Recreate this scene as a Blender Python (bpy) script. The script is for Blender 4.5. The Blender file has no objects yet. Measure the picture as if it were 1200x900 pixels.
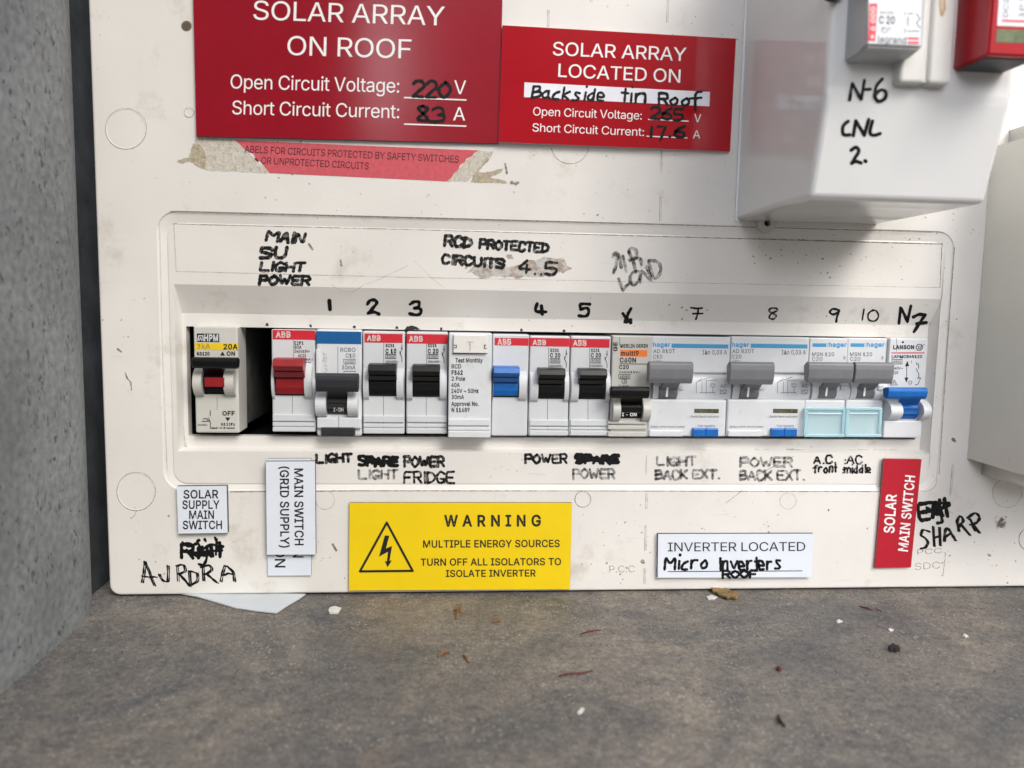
import bpy, bmesh, math, random
from mathutils import Vector, Matrix
from mathutils.geometry import tessellate_polygon
random.seed(7)
S = bpy.context.scene
C = S.collection
MM = 0.001

# ------------------------------------------------------------------ camera, sky, sun, exposure
CAM = Vector((0.0, -0.327, 0.1262))
F = 900.0                                   # focal length in photo pixels (1200 wide)
R0 = Vector((0.9971654626595879, -0.07304797028580186, 0.018028702560486172))
R1 = Vector((0.010515514926270708, -0.10196086235467888, -0.9947328317159968))
R2 = Vector((0.07450143639370485, 0.9921028054516401, -0.10090371346119982))
cam = bpy.data.cameras.new('camera'); co = bpy.data.objects.new('camera', cam); C.objects.link(co)
m = Matrix.Identity(4)
for i in range(3):
    m[i][0], m[i][1], m[i][2], m[i][3] = R0[i], -R1[i], -R2[i], CAM[i]
co.matrix_world = m
cam.sensor_width = 36; cam.lens = 27; cam.clip_start = 0.005; cam.clip_end = 200
cam.dof.use_dof = True; cam.dof.focus_distance = 0.334; cam.dof.aperture_fstop = 8.4
S.camera = co

SUN = Vector((0.36, -0.66, 0.62)).normalized()
wd = bpy.data.worlds.new('World'); S.world = wd; wd.use_nodes = True
nt = wd.node_tree; bg = nt.nodes['Background']
sky = nt.nodes.new('ShaderNodeTexSky'); sky.sky_type = 'NISHITA'; sky.sun_disc = False
sky.sun_elevation = math.asin(SUN.z); sky.sun_rotation = math.atan2(SUN.x, SUN.y)
sky.air_density = 1.0; sky.dust_density = 3.0
# broken bright cloud over the blue
tc = nt.nodes.new('ShaderNodeTexCoord'); nz = nt.nodes.new('ShaderNodeTexNoise')
nz.inputs['Scale'].default_value = 1.7; nz.inputs['Detail'].default_value = 4
cr = nt.nodes.new('ShaderNodeValToRGB'); cr.color_ramp.elements[0].position = .42; cr.color_ramp.elements[1].position = .62
mx = nt.nodes.new('ShaderNodeMix'); mx.data_type = 'RGBA'; mx.inputs['B'].default_value = (9.5, 9.3, 9.0, 1)
nt.links.new(tc.outputs['Generated'], nz.inputs['Vector']); nt.links.new(nz.outputs['Fac'], cr.inputs['Fac'])
nt.links.new(cr.outputs['Color'], mx.inputs['Factor']); nt.links.new(sky.outputs['Color'], mx.inputs['A'])
# low sky darkened and a bright patch added, to shape the signs' reflections
se = nt.nodes.new('ShaderNodeSeparateXYZ'); nt.links.new(tc.outputs['Generated'], se.inputs[0])
n2 = nt.nodes.new('ShaderNodeTexNoise'); n2.inputs['Scale'].default_value = 5; n2.inputs['Detail'].default_value = 5; nt.links.new(tc.outputs['Generated'], n2.inputs['Vector'])
ad = nt.nodes.new('ShaderNodeMath'); ad.operation = 'MULTIPLY_ADD'; ad.inputs[1].default_value = -.35; nt.links.new(n2.outputs['Fac'], ad.inputs[0]); nt.links.new(se.outputs['Z'], ad.inputs[2])
mr = nt.nodes.new('ShaderNodeMapRange'); mr.interpolation_type = 'SMOOTHSTEP'; mr.inputs[1].default_value = .10; mr.inputs[2].default_value = .32; mr.inputs[3].default_value = .20; nt.links.new(ad.outputs[0], mr.inputs[0])
dk = nt.nodes.new('ShaderNodeMix'); dk.data_type = 'RGBA'; dk.blend_type = 'MULTIPLY'; dk.inputs['Factor'].default_value = 1
nt.links.new(mx.outputs['Result'], dk.inputs['A']); nt.links.new(mr.outputs[0], dk.inputs['B'])
dt = nt.nodes.new('ShaderNodeVectorMath'); dt.operation = 'DOT_PRODUCT'; dt.inputs[1].default_value = Vector((-.24, -1, .30)).normalized()
dn = nt.nodes.new('ShaderNodeVectorMath'); dn.operation = 'NORMALIZE'; nt.links.new(tc.outputs['Generated'], dn.inputs[0]); nt.links.new(dn.outputs[0], dt.inputs[0])
n3 = nt.nodes.new('ShaderNodeMath'); n3.operation = 'MULTIPLY_ADD'; n3.inputs[1].default_value = .006; nt.links.new(n2.outputs['Fac'], n3.inputs[0]); nt.links.new(dt.outputs['Value'], n3.inputs[2])
m3 = nt.nodes.new('ShaderNodeMapRange'); m3.interpolation_type = 'SMOOTHSTEP'; m3.inputs[1].default_value = .987; m3.inputs[2].default_value = 1.002; nt.links.new(n3.outputs[0], m3.inputs[0])
cl = nt.nodes.new('ShaderNodeMix'); cl.data_type = 'RGBA'; cl.inputs['B'].default_value = (85, 84, 88, 1)
nt.links.new(m3.outputs[0], cl.inputs['Factor']); nt.links.new(dk.outputs['Result'], cl.inputs['A'])
nt.links.new(cl.outputs['Result'], bg.inputs['Color']); bg.inputs['Strength'].default_value = 0.125
sl = bpy.data.lights.new('sun', 'SUN'); so = bpy.data.objects.new('sun', sl); C.objects.link(so)
sl.energy = 1.5; sl.angle = math.radians(26); sl.color = (1.0, 0.955, 0.89)
so.rotation_euler = SUN.to_track_quat('Z', 'Y').to_euler()
S.view_settings.view_transform = 'Standard'; S.view_settings.look = 'None'
S.view_settings.gamma = 1; S.view_settings.exposure = 0.74

# ------------------------------------------------------------------ measuring: photo pixel -> point on a real plane
def ray(px, py):
    return R0 * ((px - 600) / F) + R1 * ((py - 450) / F) + R2
class Pl:
    def __init__(s, p, n): s.p = Vector(p); s.n = Vector(n).normalized()
    def __call__(s, px, py):
        d = ray(px, py); t = (s.p - CAM).dot(s.n) / d.dot(s.n); return CAM + d * t
    def up(s, e): return Pl(s.p + s.n * e, s.n)
def Y(y): return Pl((0, y, 0), (0, -1, 0))
FLOOR = Pl((0, 0, 0), (0, 0, 1))
def ax(l, t, r, b, y):
    """axis aligned x0,x1,z0,z1 on plane Y=y of a photo rectangle"""
    p = Y(y); mx_, my = (l + r) / 2, (t + b) / 2
    return p(l, my).x, p(r, my).x, p(mx_, b).z, p(mx_, t).z

# ------------------------------------------------------------------ materials
def lin(c):
    return tuple(((v / 255) / 12.92 if v / 255 < .04045 else ((v / 255 + .055) / 1.055) ** 2.4) for v in c)
def mat(name, rgb, rough=.5, var=.06, vscale=120, bump=0.0, bscale=900, spec=.5, coat=0, grime=None, gpos=.62, gscale=60, metal=0, trans=0, alpha=None, fade=None):
    """procedural plastic: soft mottling, optional grime blotches, fine bump; rgb is linear albedo"""
    m = bpy.data.materials.new(name); m.use_nodes = True
    n = m.node_tree.nodes; l = m.node_tree.links; b = n['Principled BSDF']
    tc = n.new('ShaderNodeTexCoord')
    nz = n.new('ShaderNodeTexNoise'); nz.inputs['Scale'].default_value = vscale; nz.inputs['Detail'].default_value = 6
    l.new(tc.outputs['Object'], nz.inputs['Vector'])
    r = n.new('ShaderNodeValToRGB')
    r.color_ramp.elements[0].color = (*[max(0, c * (1 - var)) for c in rgb], 1)
    r.color_ramp.elements[1].color = (*[min(1, c * (1 + var)) for c in rgb], 1)
    r.color_ramp.elements[0].position = .3; r.color_ramp.elements[1].position = .7
    l.new(nz.outputs['Fac'], r.inputs['Fac']); col = r.outputs['Color']
    if grime:
        g = n.new('ShaderNodeTexNoise'); g.inputs['Scale'].default_value = gscale; g.inputs['Detail'].default_value = 9; g.inputs['Roughness'].default_value = .72
        l.new(tc.outputs['Object'], g.inputs['Vector'])
        gr = n.new('ShaderNodeValToRGB'); gr.color_ramp.elements[0].position = gpos; gr.color_ramp.elements[1].position = gpos + .14
        gr.color_ramp.elements[1].color = (.8, .8, .8, 1)
        l.new(g.outputs['Fac'], gr.inputs['Fac'])
        mi = n.new('ShaderNodeMix'); mi.data_type = 'RGBA'; mi.inputs['B'].default_value = (*grime, 1)
        l.new(gr.outputs['Color'], mi.inputs['Factor']); l.new(col, mi.inputs['A']); col = mi.outputs['Result']
    l.new(col, b.inputs['Base Color'])
    b.inputs['Roughness'].default_value = rough; b.inputs['Specular IOR Level'].default_value = spec
    b.inputs['Metallic'].default_value = metal; b.inputs['Coat Weight'].default_value = coat; b.inputs['Coat Roughness'].default_value = .06
    b.inputs['Transmission Weight'].default_value = trans
    if bump:
        bn = n.new('ShaderNodeTexNoise'); bn.inputs['Scale'].default_value = bscale; bn.inputs['Detail'].default_value = 4
        l.new(tc.outputs['Object'], bn.inputs['Vector'])
        bp = n.new('ShaderNodeBump'); bp.inputs['Strength'].default_value = bump; bp.inputs['Distance'].default_value = .0004
        l.new(bn.outputs['Fac'], bp.inputs['Height']); l.new(bp.outputs['Normal'], b.inputs['Normal'])
    if alpha is not None:
        b.inputs['Alpha'].default_value = alpha
    if fade:      # worn ink: (noise scale, threshold, softness, lowest cover, highest cover)
        f = n.new('ShaderNodeTexNoise'); f.inputs['Scale'].default_value = fade[0]; f.inputs['Detail'].default_value = 5; f.inputs['Roughness'].default_value = .65
        l.new(tc.outputs['Object'], f.inputs['Vector'])
        mr = n.new('ShaderNodeMapRange'); mr.inputs[1].default_value = fade[1] - fade[2]; mr.inputs[2].default_value = fade[1] + fade[2]
        mr.inputs[3].default_value = fade[3]; mr.inputs[4].default_value = fade[4]
        l.new(f.outputs['Fac'], mr.inputs[0]); l.new(mr.outputs[0], b.inputs['Alpha'])
    return m

def panel_mat(name, rgb, speck=1.0):
    m = mat(name, rgb, .42, .05, 26, .10, 700, grime=(rgb[0]*.74, rgb[1]*.69, rgb[2]*.62), gpos=.57, gscale=30)
    n = m.node_tree.nodes; l = m.node_tree.links; b = n['Principled BSDF']
    src = b.inputs['Base Color'].links[0].from_socket
    tc = n.new('ShaderNodeTexCoord')
    # small dark flecks of dirt, patchy
    vo = n.new('ShaderNodeTexVoronoi'); vo.inputs['Scale'].default_value = 260; l.new(tc.outputs['Object'], vo.inputs['Vector'])
    no = n.new('ShaderNodeTexNoise'); no.inputs['Scale'].default_value = 22; no.inputs['Detail'].default_value = 3; l.new(tc.outputs['Object'], no.inputs['Vector'])
    th = n.new('ShaderNodeMapRange'); th.inputs[1].default_value = .45; th.inputs[2].default_value = .75; th.inputs[3].default_value = .03; th.inputs[4].default_value = .20 * speck
    l.new(no.outputs['Fac'], th.inputs[0])
    sb = n.new('ShaderNodeMath'); sb.operation = 'SUBTRACT'; l.new(th.outputs[0], sb.inputs[0]); l.new(vo.outputs['Distance'], sb.inputs[1])
    ml = n.new('ShaderNodeMath'); ml.operation = 'MULTIPLY'; ml.inputs[1].default_value = 9; ml.use_clamp = True; l.new(sb.outputs[0], ml.inputs[0])
    # scratchy smears
    mp = n.new('ShaderNodeMapping'); mp.inputs['Scale'].default_value = (30, 30, 420); mp.inputs['Rotation'].default_value = (0, .35, 0); l.new(tc.outputs['Object'], mp.inputs['Vector'])
    sc = n.new('ShaderNodeTexNoise'); sc.inputs['Scale'].default_value = 1; sc.inputs['Detail'].default_value = 5; l.new(mp.outputs[0], sc.inputs['Vector'])
    sr = n.new('ShaderNodeMapRange'); sr.inputs[1].default_value = .66; sr.inputs[2].default_value = .80; sr.inputs[4].default_value = .28; l.new(sc.outputs['Fac'], sr.inputs[0])
    a1 = n.new('ShaderNodeMix'); a1.data_type = 'RGBA'; a1.inputs['B'].default_value = (.16, .135, .105, 1); l.new(ml.outputs[0], a1.inputs['Factor']); l.new(src, a1.inputs['A'])
    a2 = n.new('ShaderNodeMix'); a2.data_type = 'RGBA'; a2.inputs['B'].default_value = (.40, .37, .33, 1); l.new(sr.outputs[0], a2.inputs['Factor']); l.new(a1.outputs['Result'], a2.inputs['A'])
    l.new(a2.outputs['Result'], b.inputs['Base Color'])
    return m

PANEL = panel_mat('cream_plastic', (.715, .70, .672))
GRIME = mat('grime_line', (.20, .175, .145), .8, .2, 300, fade=(500, .5, .12, .35, .85))
GRIME_FAINT = mat('grime_faint', (.30, .27, .23), .8, .2, 300, fade=(260, .5, .15, .12, .5))
GRIME_BLACK = mat('grime_black', (.02, .018, .016), .8)
STAIN = mat('rubbed_stain', (.46, .34, .24), .7, .2, 300, fade=(330, .54, .10, 0, .38))
BLACK_IN = mat('black_interior', (.008, .008, .009), .7)
BODY = mat('breaker_grey_white', (.595, .62, .65), .38, .03, 160, .05, grime=(.40, .385, .36), gpos=.60, gscale=150)
BODY_CREAM = mat('breaker_cream', (.57, .565, .53), .38, .03, 160, .05, grime=(.38, .35, .30), gpos=.64, gscale=150)
BODY_STONE = mat('breaker_stone', (.52, .52, .49), .4, .03, 160, .05, grime=(.30, .28, .25), gpos=.63, gscale=150)
BODY_WHITE = mat('breaker_white', (.645, .67, .70), .33, .03, 160, .04, grime=(.50, .485, .46), gpos=.61, gscale=150)
BLACK = mat('black_toggle', (.005, .0055, .0065), .34, .2, 300, .1, grime=(.05, .045, .04), gpos=.70, gscale=260, spec=.3)
CHARCOAL = mat('charcoal_toggle', (.024, .026, .031), .38, .12, 300, .1, grime=(.10, .09, .085), gpos=.68, gscale=260)
GREY = mat('grey_toggle', (.17, .175, .19), .42, .06, 300, .1, grime=(.24, .23, .21), gpos=.70, gscale=240)
REDT = mat('red_toggle', (.27, .010, .014), .36, .1, 300, .1, grime=(.22, .04, .03), gpos=.66, gscale=260)
BLUET = mat('blue_toggle', (.004, .125, .45), .34, .1, 300, .1, grime=(.05, .13, .28), gpos=.66, gscale=260)
BAND_RED = mat('red_band', (.58, .018, .035), .4, .05, 300, grime=(.45, .15, .15), gpos=.70, gscale=220)
BAND_BLUE = mat('blue_band', (.006, .10, .30), .4, .05, 300)
BAND_YEL = mat('yellow_band', (.80, .56, .02), .4, .05, 300)
BAND_ORG = mat('orange_band', (.80, .20, .025), .4, .05, 300)
BAND_CYAN = mat('cyan_band', (.055, .31, .56), .4, .05, 300)
INK = mat('printed_black', (.008, .008, .009), .5, .1, 400)
INKG = mat('printed_grey', (.20, .21, .23), .5, .1, 400, fade=(900, .45, .15, .55, 1))
INKW = mat('printed_white', (.82, .82, .82), .45, .04, 400)
INKP = mat('printed_pale', (.70, .62, .62), .5, .1, 400, fade=(1600, .45, .12, .35, 1))
INKB = mat('printed_cyan', (.05, .34, .66), .5, .05, 400)
INKTAN = mat('printed_tan', (.35, .24, .06), .5, .1, 400)
PEN = mat('marker_black', (.006, .006, .007), .5, .2, 300, spec=.2, fade=(700, .36, .08, .72, 1))
PENW = mat('marker_worn', (.009, .009, .010), .5, .2, 300, spec=.2, fade=(620, .42, .09, .35, 1))
PENF = mat('marker_faded', (.045, .044, .050), .5, .2, 300, spec=.2, fade=(560, .50, .15, .12, .82))
ENGR = mat('moulded_mark', (.50, .46, .41), .6, .1, 300, fade=(500, .48, .15, .2, .8))
SIGN_RED = mat('sign_red_satin', (.27, .001, .012), .15, .05, 60, .03, 300, spec=.5, grime=(.25, .03, .035), gpos=.72, gscale=60)
SIGN_REDG = mat('sign_red_gloss', (.37, .002, .010), .12, .05, 60, .012, 160, spec=.35, grime=(.22, .02, .02), gpos=.72, gscale=60)
SIGN_REDM = mat('sign_red_matt', (.42, .006, .022), .4, .05, 60, .03, 300, grime=(.26, .02, .02), gpos=.66, gscale=90)
SIGN_WHITE = mat('sign_white', (.70, .75, .83), .34, .03, 80, .02, 300, grime=(.55, .57, .60), gpos=.68, gscale=80)
SIGN_EDGE = mat('sign_dark_core', (.03, .03, .034), .5)
SIGN_YEL = mat('sign_yellow', (.80, .575, .003), .36, .03, 60, .03, 300, grime=(.62, .38, .02), gpos=.70, gscale=90)
PINK = mat('faded_red_paper', (.56, .085, .11), .7, .10, 500, .1, grime=(.40, .06, .07), gpos=.64, gscale=300)
RESIDUE = mat('torn_paper', (.56, .53, .47), .9, .12, 500, .5, 1400, grime=(.33, .27, .19), gpos=.50, gscale=620)
GUM = mat('old_gum', (.43, .375, .28), .85, .22, 520, .7, 1500, grime=(.25, .20, .13), gpos=.52, gscale=640)
WHITE_BOX = mat('white_gloss_plastic', (.75, .76, .765), .07, .02, 60, .012, 120, spec=.45, grime=(.55, .55, .54), gpos=.72, gscale=40)
BLANKM = mat('blanking_white', (.66, .66, .64), .3, .03, 80, .03, grime=(.52, .46, .38), gpos=.64, gscale=110)
LUGM = mat('lug_clear', (.72, .71, .66), .2, .03, 80, trans=.25)
PALE_GREY = mat('pale_grey_device', (.44, .46, .47), .35, .03, 100, .03)
RED_DEV = mat('red_device', (.42, .008, .018), .28, .05, 100, .03)
DARKGREY = mat('dark_grey_plastic', (.05, .053, .06), .5, .1, 200)
LBL = mat('device_label', (.76, .79, .84), .4, .02, 100)
LBL_RED = mat('device_label_red', (.72, .06, .09), .4, .05, 100)
GREENW = mat('green_window', (.16, .19, .11), .25, .25, 260)
GLASSD = mat('indicator_window', (.10, .095, .055), .2, .6, 420)
METALB = mat('painted_grey_green', (.66, .655, .60), .45, .05, 30, .1, 600, grime=(.28, .26, .22), gpos=.66, gscale=50)
WHITEK = mat('white_button', (.74, .73, .70), .35, .03, 160, .05, grime=(.5, .45, .38), gpos=.62, gscale=190)
CLEAR = mat('clear_blue_cover', (.58, .82, .87), .08, .02, 60, alpha=.34)
CLEAR_RIM = mat('clear_cover_rim', (.46, .73, .82), .12, .05, 60, alpha=.5)
PAPERW = mat('waxy_paper', (.52, .57, .60), .35, .06, 60, .2, 200, grime=(.38, .40, .40), gpos=.62, gscale=70)
LEAFY = mat('dry_yellow_leaf', (.24, .155, .06), .7, .55, 210, .5, 900, grime=(.09, .06, .03), gpos=.52, gscale=300)
LEAFB = mat('dry_brown_scrap', (.22, .085, .025), .6, .3, 400, .3)
TWIGR = mat('dark_red_stalk', (.11, .022, .022), .6, .3, 400, .3)
CRUMBK = mat('dark_crumb', (.012, .010, .010), .8, .3, 400)
CRUMBW = mat('white_crumb', (.60, .59, .57), .6, .1, 400)

def floor_mat():
    m = bpy.data.materials.new('weathered_grey_steel'); m.use_nodes = True
    n = m.node_tree.nodes; l = m.node_tree.links; b = n['Principled BSDF']
    tc = n.new('ShaderNodeTexCoord')
    def noise(scale, det, ro, sc=(1, 1, 1), dist=0):
        mp = n.new('ShaderNodeMapping'); mp.inputs['Scale'].default_value = sc; l.new(tc.outputs['Object'], mp.inputs['Vector'])
        z = n.new('ShaderNodeTexNoise'); z.inputs['Scale'].default_value = scale; z.inputs['Detail'].default_value = det; z.inputs['Roughness'].default_value = ro; z.inputs['Distortion'].default_value = dist
        l.new(mp.outputs[0], z.inputs['Vector']); return z.outputs['Fac']
    def ramp(f, *els):
        r = n.new('ShaderNodeValToRGB')
        while len(r.color_ramp.elements) < len(els): r.color_ramp.elements.new(.5)
        for e, (p, c) in zip(r.color_ramp.elements, els): e.position = p; e.color = (*c, 1)
        l.new(f, r.inputs['Fac']); return r.outputs['Color']
    def mix(f, a, c, mode='MIX'):
        x = n.new('ShaderNodeMix'); x.data_type = 'RGBA'; x.blend_type = mode
        l.new(f, x.inputs['Factor']) if not isinstance(f, float) else setattr(x.inputs['Factor'], 'default_value', f)
        l.new(a, x.inputs['A'])
        if isinstance(c, tuple): x.inputs['B'].default_value = (*c, 1)
        else: l.new(c, x.inputs['B'])
        return x.outputs['Result']
    base = ramp(noise(17, 9, .66, dist=.8), (.28, (.090, .097, .106)), (.48, (.152, .143, .131)), (.69, (.250, .224, .188)))
    fine = ramp(noise(420, 6, .8), (.30, (.35, .35, .37)), (.52, (1, 1, 1)), (.74, (1.7, 1.6, 1.5)))
    col = mix(.75, base, fine, 'MULTIPLY')
    finer = ramp(noise(1300, 3, .7), (.32, (.45, .45, .46)), (.52, (1, 1, 1)), (.72, (1.6, 1.55, 1.5)))
    col = mix(.75, col, finer, 'MULTIPLY')
    mid = ramp(noise(110, 7, .7, (1, 1.7, 1)), (.34, (.55, .57, .62)), (.55, (1, 1, 1)), (.72, (1.35, 1.25, 1.12)))
    col = mix(.55, col, mid, 'MULTIPLY')
    # rust bloom and pale dust
    col = mix(ramp(noise(14, 7, .7), (.60, (0, 0, 0)), (.78, (.55, .55, .55))), col, (.19, .115, .065))
    grit = n.new('ShaderNodeTexVoronoi'); grit.inputs['Scale'].default_value = 620; l.new(tc.outputs['Object'], grit.inputs['Vector'])
    gm = n.new('ShaderNodeMapRange'); gm.inputs[1].default_value = .36; gm.inputs[2].default_value = .20; l.new(grit.outputs['Distance'], gm.inputs[0])
    gn = ramp(noise(34, 5, .7), (.44, (0, 0, 0)), (.62, (.75, .75, .75)))
    rnd = n.new('ShaderNodeSeparateColor'); l.new(grit.outputs['Color'], rnd.inputs[0])
    gt = n.new('ShaderNodeMath'); gt.operation = 'GREATER_THAN'; gt.inputs[1].default_value = .62; l.new(rnd.outputs[0], gt.inputs[0])
    k1 = n.new('ShaderNodeMath'); k1.operation = 'MULTIPLY'; l.new(gm.outputs[0], k1.inputs[0]); l.new(gt.outputs[0], k1.inputs[1])
    k2 = n.new('ShaderNodeMath'); k2.operation = 'MULTIPLY'; l.new(k1.outputs[0], k2.inputs[0]); l.new(gn, k2.inputs[1])
    col = mix(k2.outputs[0], col, (.40, .38, .35))
    # hairline scratches
    scr = ramp(noise(1, 3, .5, (55, 900, 1)), (.735, (0, 0, 0)), (.80, (.35, .35, .35)))
    col = mix(scr, col, (.34, .34, .34))
    l.new(col, b.inputs['Base Color'])
    ro = n.new('ShaderNodeMapRange'); ro.inputs[3].default_value = .50; ro.inputs[4].default_value = .8; l.new(noise(60, 5, .6), ro.inputs[0]); l.new(ro.outputs[0], b.inputs['Roughness'])
    b.inputs['Specular IOR Level'].default_value = .35
    bp = n.new('ShaderNodeBump'); bp.inputs['Strength'].default_value = .4; bp.inputs['Distance'].default_value = .0006
    l.new(noise(800, 6, .75), bp.inputs['Height']); l.new(bp.outputs['Normal'], b.inputs['Normal'])
    return m
def wall_mat():
    m = mat('speckled_grey_wall', (.20, .217, .222), .75, .20, 22, .35, 420)
    n = m.node_tree.nodes; l = m.node_tree.links; b = n['Principled BSDF']
    src = b.inputs['Base Color'].links[0].from_socket
    tc = n.new('ShaderNodeTexCoord')
    mp = n.new('ShaderNodeMapping'); mp.inputs['Scale'].default_value = (1, 1.25, .75); mp.inputs['Rotation'].default_value = (.3, 0, 0); l.new(tc.outputs['Object'], mp.inputs['Vector'])
    vo = n.new('ShaderNodeTexVoronoi'); vo.inputs['Scale'].default_value = 320; vo.inputs['Randomness'].default_value = 1
    wn = n.new('ShaderNodeTexNoise'); wn.inputs['Scale'].default_value = 240; wn.inputs['Detail'].default_value = 4; l.new(mp.outputs[0], wn.inputs['Vector'])
    wm = n.new('ShaderNodeMix'); wm.data_type = 'VECTOR'; wm.inputs['Factor'].default_value = .012
    l.new(mp.outputs[0], wm.inputs['A']); l.new(wn.outputs['Color'], wm.inputs['B']); l.new(wm.outputs['Result'], vo.inputs['Vector'])
    sp = n.new('ShaderNodeSeparateColor'); l.new(vo.outputs['Color'], sp.inputs[0])
    th = n.new('ShaderNodeMapRange'); th.inputs[1].default_value = .38; th.inputs[2].default_value = 1; th.inputs[3].default_value = .0; th.inputs[4].default_value = .45; l.new(sp.outputs[0], th.inputs[0])
    sb = n.new('ShaderNodeMath'); sb.operation = 'SUBTRACT'; l.new(th.outputs[0], sb.inputs[0]); l.new(vo.outputs['Distance'], sb.inputs[1])
    ml = n.new('ShaderNodeMath'); ml.operation = 'MULTIPLY'; ml.inputs[1].default_value = 9; ml.use_clamp = True; l.new(sb.outputs[0], ml.inputs[0])
    fn = n.new('ShaderNodeTexNoise'); fn.inputs['Scale'].default_value = 330; fn.inputs['Detail'].default_value = 5; l.new(tc.outputs['Object'], fn.inputs['Vector'])
    fr = n.new('ShaderNodeValToRGB'); fr.color_ramp.elements[0].position = .3; fr.color_ramp.elements[0].color = (.6, .6, .62, 1); fr.color_ramp.elements[1].position = .72; fr.color_ramp.elements[1].color = (1.35, 1.35, 1.33, 1)
    l.new(fn.outputs['Fac'], fr.inputs['Fac'])
    mu = n.new('ShaderNodeMix'); mu.data_type = 'RGBA'; mu.blend_type = 'MULTIPLY'; mu.inputs['Factor'].default_value = .7; l.new(src, mu.inputs['A']); l.new(fr.outputs['Color'], mu.inputs['B'])
    a1 = n.new('ShaderNodeMix'); a1.data_type = 'RGBA'; a1.inputs['B'].default_value = (.070, .077, .080, 1); l.new(ml.outputs[0], a1.inputs['Factor']); l.new(mu.outputs['Result'], a1.inputs['A'])
    l.new(a1.outputs['Result'], b.inputs['Base Color'])
    return m
FLOORM = floor_mat(); WALLM = wall_mat()

# ------------------------------------------------------------------ builders
org = {}
def thing(name, label, cat, loc, group=None):
    o = bpy.data.objects.new(name, None); C.objects.link(o); o.location = loc; o.empty_display_size = .01
    o['label'] = label; o['category'] = cat
    if group: o['group'] = group
    org[o.name] = Vector(loc); return o
def obj(name, bm, mats, parent=None, smooth=False, bevel=0, label=None):
    """link a bmesh built in world space as ONE object under parent"""
    me = bpy.data.meshes.new(name); o = bpy.data.objects.new(name, me); C.objects.link(o)
    if parent is not None:
        off = org[parent.name]; o.parent = parent
    else:
        vs = [v.co for v in bm.verts]
        off = Vector(((min(v.x for v in vs) + max(v.x for v in vs)) / 2, (min(v.y for v in vs) + max(v.y for v in vs)) / 2, min(v.z for v in vs)))
        o.location = off
    org[o.name] = off
    bmesh.ops.translate(bm, verts=bm.verts, vec=-off)
    bmesh.ops.recalc_face_normals(bm, faces=bm.faces)
    bm.to_mesh(me); bm.free()
    for x in (mats if isinstance(mats, (list, tuple)) else [mats]): me.materials.append(x)
    if smooth:
        for p in me.polygons: p.use_smooth = True
    if bevel:
        md = o.modifiers.new('bevel', 'BEVEL'); md.width = bevel; md.segments = 2; md.limit_method = 'ANGLE'; md.angle_limit = math.radians(25)
    if label: o['label'] = label
    return o
def tag(o, label, cat, group=None, kind=None):
    if label: o['label'] = label
    if cat: o['category'] = cat
    if group: o['group'] = group
    if kind: o['kind'] = kind
    return o
def NB(): return bmesh.new()
def prism(bm, pts, vec, mi=0, tess=False):
    """closed solid: polygon of points extruded along vec"""
    a = [bm.verts.new(p) for p in pts]; b = [bm.verts.new(Vector(p) + Vector(vec)) for p in pts]
    if tess:
        tr = tessellate_polygon([[Vector(p) for p in pts]]); fs = [bm.faces.new([a[i] for i in t]) for t in tr] + [bm.faces.new([b[i] for i in t[::-1]]) for t in tr]
    else: fs = [bm.faces.new(a), bm.faces.new(b[::-1])]
    n = len(a)
    for i in range(n): fs.append(bm.faces.new((a[i], b[i], b[(i + 1) % n], a[(i + 1) % n])))
    for f in fs: f.material_index = mi
def box(bm, x0, x1, y0, y1, z0, z1, bev=0, mi=0, seg=2):
    t = bmesh.new()
    prism(t, [(x0, y0, z0), (x1, y0, z0), (x1, y1, z0), (x0, y1, z0)], (0, 0, z1 - z0))
    bmesh.ops.recalc_face_normals(t, faces=t.faces)
    if bev: bmesh.ops.bevel(t, geom=t.edges[:], offset=bev, segments=seg, affect='EDGES', profile=.5)
    merge(bm, t, mi)
def merge(bm, t, mi=0):
    mp = {}
    for v in t.verts: mp[v] = bm.verts.new(v.co)
    for f in t.faces:
        g = bm.faces.new([mp[v] for v in f.verts]); g.material_index = mi
    t.free()
def pbox(bm, l, t, r, b, yf, yb, bev=.0003, mi=0, seg=2):
    x0, x1, z0, z1 = ax(l, t, r, b, yf); box(bm, x0, x1, yf, yb, z0, z1, bev, mi, seg)
def quad(bm, l, t, r, b, y, mi=0, th=.00008):
    """printed colour patch: thin raised film"""
    x0, x1, z0, z1 = ax(l, t, r, b, y); box(bm, x0, x1, y - th, y + .0001, z0, z1, 0, mi)
def slab(bm, pts, pl, th, mi=0):
    """px outline on plane pl, extruded th towards the viewer along the plane normal"""
    prism(bm, [pl(*p) for p in pts], pl.n * th, mi, len(pts) > 4)
def ragged(pts, amp, step=3.0, seed=1):
    r = random.Random(seed); out = []
    for i, p in enumerate(pts):
        q = pts[(i + 1) % len(pts)]; d = math.dist(p, q); k = max(1, int(d / step))
        for j in range(k):
            t = j / k; out.append((p[0] + (q[0] - p[0]) * t + r.uniform(-amp, amp), p[1] + (q[1] - p[1]) * t + r.uniform(-amp, amp)))
    return out
def rrect(l, t, r, b, rad, n=6, only=None):
    out = []
    for k, (cx, cy, a0) in enumerate(((l + rad, t + rad, 180), (r - rad, t + rad, 270), (r - rad, b - rad, 0), (l + rad, b - rad, 90))):
        if only is not None and k not in only:
            out.append([(l, t), (r, t), (r, b), (l, b)][k]); continue
        for i in range(n + 1):
            a = math.radians(a0 + 90 * i / n); out.append((cx + rad * math.cos(a), cy + rad * math.sin(a)))
    return out
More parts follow.
